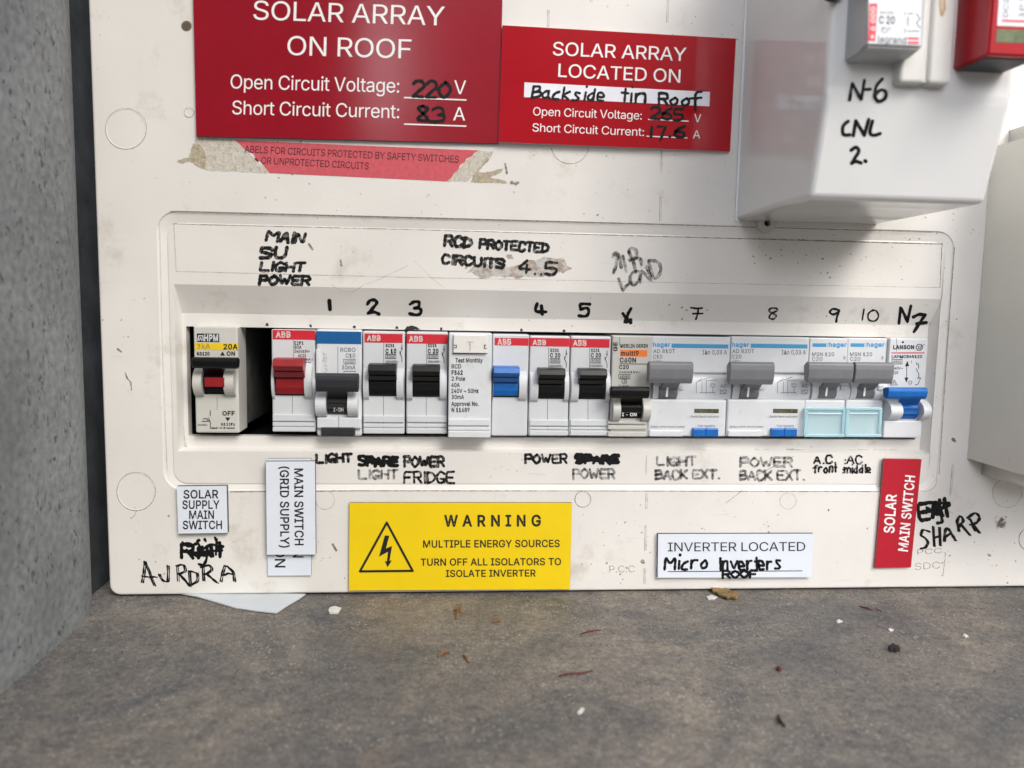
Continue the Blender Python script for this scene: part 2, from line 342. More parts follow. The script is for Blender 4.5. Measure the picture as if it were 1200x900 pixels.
def smooth_pts(P, n=5):
    if len(P) < 3: return P
    out = []
    Q = [P[0]] + P + [P[-1]]
    if P[0] == P[-1]: Q = [P[-2]] + P + [P[1]]
    for i in range(1, len(Q) - 2):
        p0, p1, p2, p3 = Q[i - 1:i + 3]
        for k in range(n):
            t = k / n
            out.append(tuple(.5 * ((2 * b) + (-a + c) * t + (2 * a - 5 * b + 4 * c - d) * t * t + (-a + 3 * b - 3 * c + d) * t ** 3) for a, b, c, d in zip(p0, p1, p2, p3)))
    out.append(Q[-2]); return out
_lift = [0]
def ribbon(bm, P, w, pl, mi=0, vary=0.0, rnd=random):
    """one pen stroke: strip with round ends; P in px, w px wide, lying on plane (or plane function) pl"""
    if len(P) == 1: P = [P[0], (P[0][0] + .05, P[0][1])]
    Q = [P[0]]
    for p in P[1:]:
        if math.dist(p, Q[-1]) > .04: Q.append(p)
    P = Q
    if len(P) < 2: P = [P[0], (P[0][0] + .05, P[0][1])]
    _lift[0] = (_lift[0] + 1) % 40
    pp = pl.up(.00006 + _lift[0] * 2.0e-6) if isinstance(pl, Pl) else pl
    L, Rr = [], []; n = len(P); ws = []
    ph = rnd.uniform(0, 6)
    for i, p in enumerate(P):
        a = P[max(0, i - 1)]; c = P[min(n - 1, i + 1)]
        dx, dy = c[0] - a[0], c[1] - a[1]; d = math.hypot(dx, dy) or 1
        nx, ny = -dy / d, dx / d; k = 1.0
        if 0 < i < n - 1:
            e1 = (p[0] - a[0], p[1] - a[1]); e2 = (c[0] - p[0], c[1] - p[1])
            cs = (e1[0] * e2[0] + e1[1] * e2[1]) / ((math.hypot(*e1) * math.hypot(*e2)) or 1)
            k = min(1.35, 1 / max(.5, math.sqrt(max(0, (1 + cs) / 2))))
        h = w * .60 * k * (1 + vary * math.sin(ph + i * 1.3)); ws.append(h)
        L.append((p[0] + nx * h, p[1] + ny * h)); Rr.append((p[0] - nx * h, p[1] - ny * h))
    def cap(p, q, h):
        a0 = math.atan2(p[1] - q[1], p[0] - q[0])
        return [(p[0] + h * math.cos(a0 + s * math.pi / 6), p[1] + h * math.sin(a0 + s * math.pi / 6)) for s in (-2, -1, 0, 1, 2)]
    vl = [bm.verts.new(pp(*q)) for q in L]; vr = [bm.verts.new(pp(*q)) for q in Rr]
    for i in range(n - 1):
        bm.faces.new((vl[i], vr[i], vr[i + 1], vl[i + 1])).material_index = mi
    c0 = [bm.verts.new(pp(*q)) for q in cap(P[0], P[1], ws[0])]; c1 = [bm.verts.new(pp(*q)) for q in cap(P[-1], P[-2], ws[-1])]
    bm.faces.new([vl[0]] + c0[::-1] + [vr[0]] if False else [vr[0], vl[0]] + c0).material_index = mi
    bm.faces.new([vl[-1], vr[-1]] + c1).material_index = mi

GL = dict(A="00 26 40;12 32", B="00 06;~06 36 34 03;~03 43 41 00", C="~45 36 16 03 10 30 41", D="00 06;~06 35 43 31 00", E="46 06 00 40;03 33",
    F="46 06 00;03 33", G="~45 26 04 02 10 30 42;22 42 40", H="00 06;40 46;03 43", I="20 26", K="00 06;46 02;13 40", L="06 00 40", M="00 06 23 46 40",
    N="00 06 40 46", O="~26 04 02 20 42 44 26", P="00 06;~06 36 44 33 03", R="00 06;~06 36 44 33 03;23 40", S="~45 36 06 04 23 42 30 00", T="06 46;26 20",
    U="~06 02 10 30 42 46", V="06 20 46", W="06 10 24 30 46", X="00 46;06 40", Y="06 23 46;23 20",
    a="~33 24 02 10 31;34 31 40", c="~34 13 01 10 30", k="06 00;34 02 30", s="~34 14 13 31 20 00", i="24 20;25 26", d="~34 13 01 20 32;36 30",
    e="~02 32 24 04 01 10 30", t="26 20;04 44", n="04 00;~02 14 34 30", o="~24 02 10 31 33 24", f="~46 36 25 20;04 34", r="04 00;~02 14 34", v="04 20 44",
    m="04 00;~02 14 23 20;~22 34 43 40", l="26 20", u="~04 01 10 31;34 30")
GL.update(dict(i="24 20;27 27", t="26 20;14 34"))
GL.update({'1': "20 26", '2': "~05 16 36 44 22 00;00 40", '3': "~05 16 36 44 23;~23 43 41 20 00", '4': "36 02 42;34 30", '5': "46 06 03;~03 33 42 30 00",
    '6': "~46 14 01 20 41 33 03", '7': "06 46 20", '8': "~26 05 23 41 20 01 23 45 26", '9': "~44 35 15 04 23 44;44 30", '0': "~26 04 02 20 42 44 26",
    '.': "20 20", ':': "20 20;23 23", '-': "13 33"})
NARROW = set("1Iil.:t")
def soften(P):
    """pen turns: pull a polyline's corners slightly round"""
    if len(P) < 2: return P
    out = [P[0]]
    for a, b in zip(P, P[1:]):
        for t in (.18, .5, .82): out.append((a[0] + (b[0] - a[0]) * t, a[1] + (b[1] - a[1]) * t))
    out.append(P[-1]); return out
def hand(bm, s, p0, p1, cap, w, pl, jit=.2, seed=3, mi=0, passes=1, slant=0, vary=.12, off=0.0):
    """hand lettering in px: baseline from p0 to p1, capital height cap, stroke w"""
    rnd = random.Random(seed)
    adv = [2.6 if c == ' ' else (2.2 if c in NARROW else 7.0 if c in 'MWm' else 5.3) for c in s]; tot = sum(adv) - (.8 if s[-1] in NARROW else 1.3)
    dx, dy = p1[0] - p0[0], p1[1] - p0[1]; ln = math.hypot(dx, dy); ux, uy = dx / ln, dy / ln; sc = ln / tot; vx, vy = uy, -ux; hs = cap / 6
    x = 0
    for c, a in zip(s, adv):
        if c != ' ':
            jy, js = rnd.uniform(-jit, jit) * hs * 1.6, 1 + rnd.uniform(-jit, jit) * .25
            for ps in range(passes):
                ox, oy = (rnd.uniform(-off, off), rnd.uniform(-off, off)) if ps else (0, 0)
                for st in GL[c].split(';'):
                    cur = st[0] == '~'; pts = []
                    for q in st.strip('~').split():
                        gx = int(q[0]) * (1.4 if c in 'MWm' else 1) - (1.2 if c in NARROW else 0) + rnd.uniform(-jit, jit) * .8; gy = int(q[1]) * js + rnd.uniform(-jit, jit) * .8
                        u = (x + gx + slant * gy) * sc; v = gy * hs + jy
                        pts.append((p0[0] + ux * u + vx * v + ox, p0[1] + uy * u + vy * v + oy))
                    ribbon(bm, smooth_pts(pts, 5) if cur else smooth_pts(soften(pts), 3), w * rnd.uniform(.88, 1.12), pl, mi, vary, rnd)
        x += a
_fc = {}
# outlines of a plain grotesque alphabet: code point: (advance, contour x,y,x,y...)
FONT = {
 32: (75, ()),
 39: (82, (31,127,28,203,54,203,51,127)),
 40: (109, (36,83,37,106,40,129,46,153,53,176,61,198,71,216,94,216,85,194,76,171,70,148,65,125,62,103,60,83,61,64,64,46,69,27,75,6,84,-15,94,-38,71,-38,55,-9,45,22,38,52)),
 41: (109, (15,-38,26,-15,34,7,41,27,45,47,48,65,49,83,48,103,45,125,40,148,33,171,25,194,15,216,39,216,48,198,57,176,64,153,69,129,72,105,74,83,71,52,65,21,54,-9,39,-38)),
 44: (75, (15,-48,27,28,55,28,34,-48)),
 45: (181, (135,98,135,75,46,75,46,98)),
 46: (75, (38,-2,31,0,25,4,21,9,20,16,21,23,25,29,31,33,38,35,45,33,51,29,55,23,56,16,55,9,51,4,45,0)),
 47: (100, (94,213,28,-31,6,-31,71,213)),
 48: (181, (91,-3,70,0,52,10,38,25,28,45,21,71,19,102,21,132,28,158,38,179,52,194,70,203,91,206,112,203,129,194,143,179,154,158,160,132,162,102,160,71,154,45,143,25,129,10,112,0), (91,20,104,22,116,29,125,41,132,57,136,78,138,102,136,126,132,146,125,162,116,174,104,181,91,184,77,181,65,174,56,162,49,146,45,126,44,102,45,78,49,57,56,41,65,29,77,22)),
 49: (181, (31,0,31,22,156,22,156,0), (110,203,110,0,85,0,85,179,84,179,34,143,34,171,79,203)),
 50: (181, (26,0,26,19,94,91,113,113,120,122,124,131,127,139,128,149,127,159,123,167,117,174,109,180,100,183,89,184,78,183,69,179,61,173,56,165,52,156,51,145,26,145,28,162,34,177,44,189,57,198,73,204,90,206,107,204,122,199,135,190,144,178,150,164,152,149,151,138,148,127,143,116,134,103,122,89,107,72,61,24,61,23,156,23,156,0)),
 51: (181, (28,168,39,186,59,200,83,204,107,199,127,185,138,163,138,140,127,118,108,103,85,98,64,98,64,122,82,122,97,126,108,134,114,145,114,157,108,168,97,176,83,179,68,177,57,169,49,155), (68,122,92,114,112,109,132,96,145,78,150,57,147,35,134,16,116,3,93,-4,70,-3,48,5,31,20,21,37,43,49,50,35,61,27,75,21,90,21,105,25,116,33,123,44,125,56,123,68,115,78,103,86,85,90,60,98)),
 52: (181, (16,42,16,63,99,203,124,203,43,66,43,65,165,65,165,42), (113,0,113,48,113,58,113,127,137,127,137,0)),
 53: (181, (88,-3,71,-1,56,4,43,13,33,24,27,37,24,52,49,52,51,43,55,36,61,29,69,24,78,21,88,20,100,21,110,26,119,33,126,42,130,53,131,65,130,77,125,88,119,98,110,105,99,109,87,111,77,110,67,107,58,103,51,98,27,101,38,203,147,203,147,181,60,181,54,121,54,121,62,126,71,130,81,133,92,133,105,132,118,128,129,122,138,114,146,104,152,92,155,79,156,65,154,47,148,30,137,17,123,6,107,-1)),
 54: (181, (91,-3,73,-1,57,6,44,16,34,30,28,46,25,65,27,80,32,96,41,114,55,136,101,203,129,203,60,104,58,104,66,115,78,123,86,125,94,126,111,124,126,118,139,108,148,96,154,81,156,63,153,45,147,29,137,16,124,6,108,-1), (91,19,102,21,111,25,120,32,126,41,130,51,131,63,130,75,126,85,120,94,111,101,102,105,91,106,79,105,70,101,61,94,55,86,51,75,50,63,51,51,55,41,61,32,70,25,79,21)),
 55: (181, (39,0,129,179,129,181,25,181,25,203,156,203,156,179,66,0)),
 56: (181, (91,-3,71,-1,54,5,40,13,30,25,23,38,21,54,22,67,26,78,32,88,40,96,50,102,61,106,61,107,48,113,37,123,30,137,28,152,30,167,36,180,46,191,58,199,73,204,91,206,107,204,122,199,135,191,145,180,151,167,153,152,150,137,144,123,133,113,120,107,120,106,131,102,140,96,149,88,155,78,159,67,160,54,158,38,151,25,141,13,127,5,110,-1), (91,20,103,21,114,24,123,29,129,37,133,45,135,55,133,66,129,75,122,83,113,89,102,93,91,94,78,93,68,89,59,83,52,75,48,66,46,55,48,45,52,37,58,29,67,24,78,21), (91,116,101,117,110,120,117,125,123,132,126,141,128,150,127,160,123,168,117,175,110,180,101,183,91,184,80,183,71,180,63,175,58,168,54,160,53,150,54,141,58,132,64,125,71,120,80,117)),
 57: (181, (90,206,108,204,124,198,137,187,147,174,153,157,156,139,154,124,149,108,140,90,126,67,80,0,52,0,121,99,123,99,115,88,103,81,95,79,87,78,70,80,55,86,42,95,33,108,27,123,25,141,28,159,34,175,44,188,57,198,73,204), (90,184,79,183,70,178,61,172,55,163,51,152,50,141,51,129,55,118,61,109,70,103,79,99,90,97,102,99,111,103,120,109,126,118,130,128,131,140,130,152,126,163,120,172,112,178,102,183)),
 58: (75, (38,-2,31,0,25,4,21,9,20,16,21,23,25,29,31,33,38,35,45,33,51,29,55,23,56,16,55,9,51,4,45,0), (38,108,31,110,25,114,21,119,20,126,21,134,25,139,31,143,38,145,45,143,51,139,55,134,56,126,55,119,51,114,45,110)),
 65: (192, (7,0,81,203,110,203,185,0,158,0,115,121,106,149,93,191,98,191,85,148,76,121,34,0), (44,57,44,79,148,79,148,57)),
 66: (182, (24,0,24,203,96,203,116,202,132,196,144,188,152,177,158,164,159,150,158,138,155,128,149,120,143,114,135,110,126,107,126,105,136,103,145,98,154,91,161,81,166,69,167,54,165,40,160,27,151,16,138,7,120,2,99,0), (50,23,98,23,118,25,132,32,140,42,142,55,141,65,137,74,131,81,122,87,112,91,99,92,50,92), (50,114,95,114,106,115,115,118,123,124,129,131,133,139,134,149,132,161,125,172,113,178,96,181,50,181)),
 67: (204, (107,-3,82,0,60,10,42,25,28,46,19,72,16,102,19,132,28,157,42,178,60,193,82,203,107,206,122,205,136,202,149,196,161,188,171,179,179,167,185,154,189,139,163,139,160,149,156,158,150,165,143,171,135,176,126,180,117,182,107,182,89,180,73,173,60,161,50,146,44,126,41,102,44,78,50,58,60,42,74,31,89,24,107,21,117,22,126,24,135,27,143,32,150,38,156,46,160,54,163,64,189,64,185,49,179,36,171,25,161,15,149,7,136,2,122,-2)),
 68: (201, (88,0,38,0,38,23,86,23,109,25,127,32,141,44,152,60,158,79,160,102,158,125,152,144,142,160,128,171,110,178,88,181,37,181,37,203,90,203,118,200,141,191,160,177,173,156,182,131,185,102,182,73,173,47,159,27,140,12,116,3), (50,203,50,0,24,0,24,203)),
 69: (167, (24,0,24,203,149,203,149,181,50,181,50,114,142,114,142,91,50,91,50,23,150,23,150,0)),
 70: (164, (24,0,24,203,148,203,148,181,50,181,50,111,138,111,138,88,50,88,50,0)),
 71: (208, (107,-3,82,0,60,10,41,25,28,46,19,72,16,102,19,132,28,157,41,178,60,193,81,203,106,206,122,205,136,201,149,196,161,188,171,178,180,167,186,154,190,139,163,139,160,149,155,157,149,165,142,171,135,176,126,179,117,182,106,182,89,180,73,173,60,161,50,146,44,126,41,102,44,78,50,58,60,42,74,31,90,24,107,21,124,23,138,28,150,37,158,49,164,64,166,81,174,80,113,80,113,102,191,102,191,80,188,57,180,36,167,20,151,8,130,0)),
 72: (207, (24,0,24,203,50,203,50,116,157,116,157,203,183,203,183,0,157,0,157,93,50,93,50,0)),
 73: (120, (12,0,12,23,47,23,47,181,12,181,12,203,108,203,108,181,73,181,73,23,108,23,108,0)),
 74: (159, (74,-3,50,1,30,13,17,32,13,58,13,69,39,69,39,58,41,42,49,30,60,22,74,20,88,22,99,30,106,42,109,58,109,203,135,203,135,58,130,32,118,13,98,1)),
 75: (187, (42,58,42,86,56,104,70,121,85,138,145,203,179,203,92,110,91,110), (24,0,24,203,50,203,50,134,50,90,50,77,50,0), (149,0,75,104,91,124,179,0)),
 76: (157, (24,0,24,203,50,203,50,23,144,23,144,0)),
 77: (251, (24,0,24,203,61,203,111,75,115,64,120,49,125,34,129,20,123,20,127,33,132,48,137,63,141,75,191,203,227,203,227,0,202,0,202,116,202,131,202,147,202,165,203,183,205,183,199,164,193,145,187,129,182,116,137,0,114,0,68,116,64,128,58,144,52,163,45,183,48,183,48,166,48,149,49,131,49,116,49,0)),
 78: (209, (24,0,24,203,54,203,137,73,145,60,155,43,166,22,162,21,160,43,160,63,160,78,160,203,185,203,185,0,155,0,81,116,71,132,59,152,43,181,48,181,49,153,50,131,50,116,50,0)),
 79: (213, (107,-3,82,0,60,10,42,25,28,46,19,72,16,102,19,132,28,157,42,178,60,193,82,203,107,206,132,203,153,193,172,178,186,157,194,132,197,102,194,72,186,46,172,25,153,10,132,0), (107,21,124,23,140,30,153,42,163,58,170,78,172,102,170,126,163,146,153,162,140,173,124,180,107,182,89,180,74,173,60,162,50,146,44,126,41,102,44,78,50,58,60,42,74,30,89,23)),
 80: (178, (24,0,24,203,94,203,116,201,133,195,146,185,156,172,162,156,163,139,162,122,156,106,146,93,133,83,116,76,94,74,50,74,50,0), (50,97,93,97,107,98,119,102,127,109,133,117,137,128,138,139,137,150,133,161,127,169,119,175,107,179,93,181,50,181)),
 81: (213, (98,64,125,64,148,34,153,26,187,-19,160,-19,138,11,132,18), (107,-3,82,0,60,10,42,25,28,46,19,72,16,102,19,132,28,157,42,178,60,193,82,203,107,206,132,203,153,193,172,178,186,157,194,132,197,102,194,72,186,46,172,25,153,10,132,0), (107,21,124,23,140,30,153,42,163,58,170,78,172,102,170,126,163,146,153,162,140,173,124,180,107,182,89,180,74,173,60,162,50,146,44,126,41,102,44,78,50,58,60,42,74,30,89,23)),
 82: (180, (24,0,24,203,94,203,116,201,133,195,147,186,156,173,162,158,164,141,162,124,156,109,147,96,133,87,121,82,171,0,141,0,92,79,50,79,50,0), (50,102,93,102,108,103,119,107,128,112,133,120,137,130,138,141,137,152,133,162,128,170,119,176,108,180,93,181,50,181)),
 83: (179, (89,-4,69,-2,51,4,36,12,26,24,18,38,15,55,42,55,44,44,49,35,57,28,67,23,78,21,89,20,103,21,114,24,124,29,132,37,137,46,138,56,137,65,133,72,126,77,118,82,98,89,73,96,51,104,34,116,24,130,21,149,23,165,30,179,41,191,55,199,72,204,91,206,110,204,126,199,140,191,151,179,158,166,160,151,135,151,131,165,121,175,107,181,90,183,78,182,67,179,58,174,51,167,47,159,46,150,48,141,52,133,59,128,68,123,85,117,106,112,125,105,134,101,143,95,151,88,158,79,162,68,163,55,161,40,155,25,144,13,129,4,111,-2)),
 84: (179, (13,181,13,203,167,203,167,181,103,181,103,0,77,0,77,181)),
 85: (207, (104,-3,81,-1,62,6,46,17,34,32,26,49,24,69,24,203,50,203,50,71,51,57,56,45,64,35,75,27,88,22,104,21,119,22,132,27,143,35,151,45,155,57,157,71,157,203,183,203,183,69,180,49,173,32,161,17,145,6,126,-1)),
 86: (192, (82,0,7,203,34,203,77,82,86,55,99,12,94,12,107,55,116,82,158,203,185,203,111,0)),
 87: (274, (62,0,7,203,33,203,65,78,70,58,75,37,79,16,76,16,80,37,85,58,90,78,122,203,152,203,185,78,190,58,194,37,199,16,195,16,200,37,204,58,209,78,241,203,268,203,212,0,182,0,147,129,141,157,134,190,140,190,134,158,127,129,92,0)),
 88: (190, (7,0,87,114,87,95,12,203,42,203,71,160,82,144,89,132,97,117,93,117,101,131,109,144,119,160,149,203,178,203,104,96,104,115,182,0,153,0,117,52,107,66,100,78,92,92,98,92,90,79,82,66,73,52,37,0)),
 89: (189, (81,0,81,83,7,203,36,203,77,138,89,117,100,92,89,92,100,117,112,138,152,203,182,203,107,83,107,0)),
 90: (175, (17,0,17,19,109,154,122,172,136,190,139,182,114,181,89,181,16,181,16,203,159,203,159,185,67,51,54,32,39,13,36,22,61,23,86,23,160,23,160,0)),
 91: (109, (41,-38,41,216,95,216,95,195,64,195,64,-17,95,-17,95,-38)),
 93: (109, (15,-38,15,-17,45,-17,45,195,15,195,15,216,69,216,69,-38)),
 97: (156, (64,-3,50,-2,38,2,27,9,19,18,14,29,12,43,13,55,17,64,23,72,31,77,40,81,50,84,71,88,93,91,106,94,110,102,110,103,109,111,107,119,102,124,96,129,88,131,78,132,68,131,60,129,47,120,40,110,16,116,23,129,31,138,42,145,53,150,65,153,78,154,96,152,105,149,114,144,122,137,129,128,133,116,135,101,135,0,111,0,111,21,109,21,101,10,94,5,86,0,76,-2), (68,18,81,19,91,23,99,30,105,37,109,46,110,55,110,76,104,73,93,70,80,68,70,67,54,63,47,60,41,56,38,50,37,42,38,35,41,29,46,24,52,21,60,19)),
 98: (170, (92,-3,79,-2,69,2,61,7,55,12,47,23,45,23,45,0,21,0,21,203,45,203,45,128,47,128,55,138,61,144,69,149,79,153,92,154,110,151,125,144,138,133,148,117,154,98,156,76,154,53,148,34,138,18,125,6,110,-1), (88,19,101,21,112,26,120,35,126,47,130,60,131,76,130,91,126,104,120,116,112,125,101,130,88,132,75,130,64,125,56,116,50,105,46,92,45,76,46,60,50,46,56,35,65,26,75,21)),
 99: (158, (83,-3,64,-1,47,7,33,18,22,34,16,53,14,75,16,97,22,116,33,132,47,144,64,151,83,154,94,153,104,151,113,147,122,142,130,136,136,129,141,120,145,111,121,105,116,116,108,124,97,130,83,132,69,130,58,124,49,115,43,103,40,90,39,75,40,60,43,47,49,35,58,26,69,21,83,19,97,21,108,26,117,35,122,47,145,41,142,31,136,22,130,15,122,9,114,3,104,0,94,-3)),
 100: (170, (78,-3,60,-1,45,6,32,18,22,34,16,53,14,76,16,98,22,117,32,133,45,144,60,151,78,154,91,153,101,149,109,144,115,138,122,128,124,128,124,203,149,203,149,0,125,0,125,23,123,23,115,12,109,7,101,2,91,-2), (82,19,95,21,105,26,114,35,120,46,123,60,125,76,123,92,120,105,114,116,105,125,95,130,82,132,69,130,58,125,49,116,43,104,40,91,39,76,40,60,43,47,50,35,58,26,69,21)),
 101: (162, (85,-3,64,-1,47,7,33,18,22,34,16,53,14,75,16,97,22,116,32,132,46,144,63,151,82,154,94,153,106,150,118,144,128,136,136,126,143,113,147,97,148,78,148,68,39,68,40,55,44,42,51,32,60,25,72,20,85,18,94,19,101,21,108,24,114,29,119,35,122,42,146,36,141,25,134,16,125,8,113,2,100,-2), (39,88,124,88,123,95,119,107,113,118,105,126,95,130,82,132,69,130,59,125,50,118,44,108,40,97)),
 102: (101, (91,152,91,131,3,131,3,152), (32,0,32,173,34,185,38,194,45,202,54,208,64,211,75,212,89,211,97,208,91,187,86,189,78,190,68,188,62,184,58,177,57,167,57,0)),
 103: (170, (83,-60,67,-59,54,-56,42,-51,33,-44,26,-36,20,-28,41,-16,49,-26,54,-31,62,-35,71,-38,83,-39,100,-37,113,-30,122,-19,125,-2,125,27,122,27,115,17,109,11,101,6,91,3,78,2,61,4,45,11,32,21,22,36,16,54,14,76,16,98,22,117,32,133,45,144,61,151,78,154,91,153,101,149,109,144,115,138,123,128,125,128,125,152,149,152,149,-4,147,-22,140,-36,130,-47,116,-54,100,-59), (82,24,95,25,105,30,114,38,120,48,124,62,125,77,124,92,120,106,114,117,106,125,95,130,82,132,69,130,58,125,50,116,43,105,40,92,39,77,40,62,43,49,50,38,58,30,69,25)),
 104: (164, (45,91,45,0,21,0,21,203,45,203,45,115,41,115,49,133,61,145,75,152,91,154,105,152,118,147,128,139,136,128,141,114,143,96,143,0,118,0,118,94,116,110,109,122,98,129,84,132,74,130,64,127,57,121,51,113,47,103)),
 105: (67, (21,0,21,152,45,152,45,0), (33,177,27,178,22,182,18,187,17,193,18,200,22,205,27,208,33,209,40,208,46,205,49,200,51,193,49,187,46,182,40,178)),
 106: (67, (21,152,45,152,45,-12,44,-25,41,-36,34,-45,26,-52,15,-56,2,-57,-4,-57,-4,-35,1,-35,10,-33,16,-29,20,-21,21,-12), (33,177,27,178,21,182,18,187,16,193,18,200,21,205,27,208,33,209,40,208,45,205,49,200,50,193,49,187,45,182,40,178)),
 107: (152, (44,55,44,85,48,85,114,152,144,152,74,80,71,80), (21,0,21,203,45,203,45,0), (118,0,59,74,76,91,149,0)),
 108: (76, (56,-1,40,1,30,8,23,19,21,34,21,203,45,203,45,39,46,31,48,25,52,22,58,21,64,21,68,22,72,1,65,0)),
 109: (244, (21,0,21,152,45,152,45,118,43,118,47,129,53,138,60,145,69,150,78,153,88,154,103,152,115,144,124,133,128,118,125,118,129,128,135,137,143,145,152,150,163,153,175,154,187,153,199,149,209,142,216,131,221,118,223,102,223,0,198,0,198,101,196,116,189,125,179,130,167,132,158,131,150,128,143,123,138,116,135,108,134,99,134,0,110,0,110,104,108,115,101,124,92,130,80,132,71,131,63,128,56,123,50,116,47,106,45,95,45,0)),
 110: (164, (45,91,45,0,21,0,21,152,45,152,45,115,41,115,49,133,61,145,75,152,91,154,105,152,118,147,128,139,136,128,141,114,143,96,143,0,118,0,118,94,116,110,109,122,98,129,84,132,74,130,64,127,57,121,51,113,47,103)),
 111: (166, (83,-3,64,-1,47,7,33,18,22,34,16,53,14,75,16,97,22,116,33,132,47,144,64,151,83,154,102,151,119,144,133,132,144,116,150,97,152,75,150,53,144,34,133,18,119,7,102,-1), (83,19,97,21,108,26,117,35,123,47,126,60,128,75,126,90,123,103,117,115,108,124,97,130,83,132,69,130,58,124,49,115,43,103,40,90,39,75,40,60,43,47,49,35,58,26,69,21)),
 112: (170, (21,-57,21,152,45,152,45,128,47,128,55,138,61,144,69,149,79,153,92,154,110,151,125,144,138,133,148,117,154,98,156,76,154,53,148,34,138,18,125,6,110,-1,92,-3,79,-2,69,2,61,7,55,12,47,23,45,23,45,-57), (88,19,101,21,112,26,120,35,126,47,130,60,131,76,130,91,126,104,120,116,112,125,101,130,88,132,75,130,64,125,56,116,50,105,46,92,45,76,46,60,50,46,56,35,65,26,75,21)),
 113: (170, (149,-57,124,-57,124,23,122,23,115,12,109,7,101,2,91,-2,78,-3,60,-1,45,6,32,18,22,34,16,53,14,76,16,98,22,117,32,133,45,144,60,151,78,154,91,153,101,149,109,144,115,138,123,128,125,128,125,152,149,152), (82,19,95,21,105,26,114,35,120,46,123,60,125,76,123,92,120,105,114,116,105,125,95,130,82,132,69,130,58,125,49,116,43,104,40,91,39,76,40,60,43,47,50,35,58,26,69,21)),
 114: (104, (21,0,21,152,45,152,45,128,46,128,52,139,61,147,72,152,85,154,92,154,97,153,97,129,92,130,83,130,73,129,64,126,56,121,50,113,47,105,45,95,45,0)),
 115: (146, (73,-3,58,-2,45,1,34,7,25,15,18,25,14,38,38,43,42,32,50,24,60,20,73,18,87,20,98,25,105,32,107,41,106,48,102,54,95,59,85,62,60,68,42,74,29,83,21,95,19,110,21,122,26,133,35,141,46,148,60,152,75,154,89,153,102,149,112,143,120,136,126,126,130,116,107,111,103,119,97,126,88,131,75,133,62,131,52,127,46,120,43,111,45,103,50,97,57,93,69,89,92,84,110,77,122,69,130,57,132,43,131,30,125,19,116,10,104,3,89,-2)),
 116: (91, (82,152,82,131,3,131,3,152), (26,188,50,188,50,39,51,30,54,25,60,21,68,20,74,20,81,21,85,1,77,-1,67,-2,50,1,37,9,29,21,26,37)),
 117: (164, (73,-2,59,0,46,4,36,12,28,23,23,38,21,56,21,152,45,152,45,58,48,42,55,30,66,23,80,20,90,21,100,25,107,31,113,39,117,49,118,61,118,152,143,152,143,0,119,0,119,37,123,37,114,19,103,7,89,0)),
 118: (156, (65,0,7,152,34,152,66,62,75,35,82,8,74,8,81,35,90,62,122,152,149,152,91,0)),
 119: (227, (55,0,9,152,35,152,53,85,62,55,70,17,66,17,74,54,82,85,101,152,127,152,145,85,153,54,161,17,157,17,165,54,173,85,192,152,218,152,172,0,147,0,128,69,122,90,116,112,111,135,116,135,111,112,105,90,99,69,79,0)),
 120: (151, (8,0,69,87,68,68,11,152,40,152,59,122,72,101,83,82,70,82,81,101,93,122,113,152,141,152,83,67,83,86,143,0,115,0,92,34,80,54,69,73,82,73,71,54,59,34,37,0)),
 121: (156, (19,-55,25,-34,29,-35,42,-36,47,-34,52,-30,56,-23,60,-14,65,-1,7,152,34,152,66,62,75,35,82,8,73,8,81,35,90,62,122,152,149,152,82,-23,77,-34,71,-43,64,-50,56,-54,47,-57,37,-58,26,-57)),
 122: (152, (17,0,17,18,102,128,102,129,19,129,19,152,133,152,133,132,50,24,50,23,135,23,135,0)),
 126: (181, (21,60,22,75,26,87,33,96,41,102,51,105,60,107,70,105,79,102,88,97,98,88,110,79,119,77,127,78,133,83,137,91,138,101,160,101,159,86,155,74,148,65,140,59,130,56,120,55,111,56,102,59,93,65,83,73,71,82,61,84,54,83,48,79,44,71,43,60)),
 916: (189, (7,0,81,203,109,203,183,0), (42,23,148,23,96,170,94,170)),
}
def area(P): return .5 * sum(P[i - 1][0] * P[i][1] - P[i][0] * P[i - 1][1] for i in range(len(P)))
def untangle(P):
    """drop the tiny crossings at letter joints"""
    i = 0
    while i < len(P) and len(P) > 5:
        n = len(P); a, b, c, e = P[i], P[(i + 1) % n], P[(i + 2) % n], P[(i + 3) % n]
        o = lambda p, q, r: (q[0] - p[0]) * (r[1] - p[1]) - (q[1] - p[1]) * (r[0] - p[0])
        if o(a, b, c) * o(a, b, e) < 0 and o(c, e, a) * o(c, e, b) < 0:
            t = o(c, e, a) / (o(c, e, a) - o(c, e, b)); x = (a[0] + (b[0] - a[0]) * t, a[1] + (b[1] - a[1]) * t)
            P = [x if j == (i + 1) % n else p for j, p in enumerate(P) if j != (i + 2) % n]
        i += 1
    return P
def fatten(P, d):
    """shift a contour outwards (holes shrink: they run the other way round)"""
    out = []; n = len(P)
    for i, p in enumerate(P):
        q, r = P[i - 1], P[(i + 1) % n]
        a = (p[0] - q[0], p[1] - q[1]); c = (r[0] - p[0], r[1] - p[1]); la = math.hypot(*a) or 1; lc = math.hypot(*c) or 1
        nx, ny = a[1] / la + c[1] / lc, -a[0] / la - c[0] / lc; k = max(.5, (nx * nx + ny * ny) / 2)
        out.append((p[0] + nx * d / k, p[1] + ny * d / k))
    return out
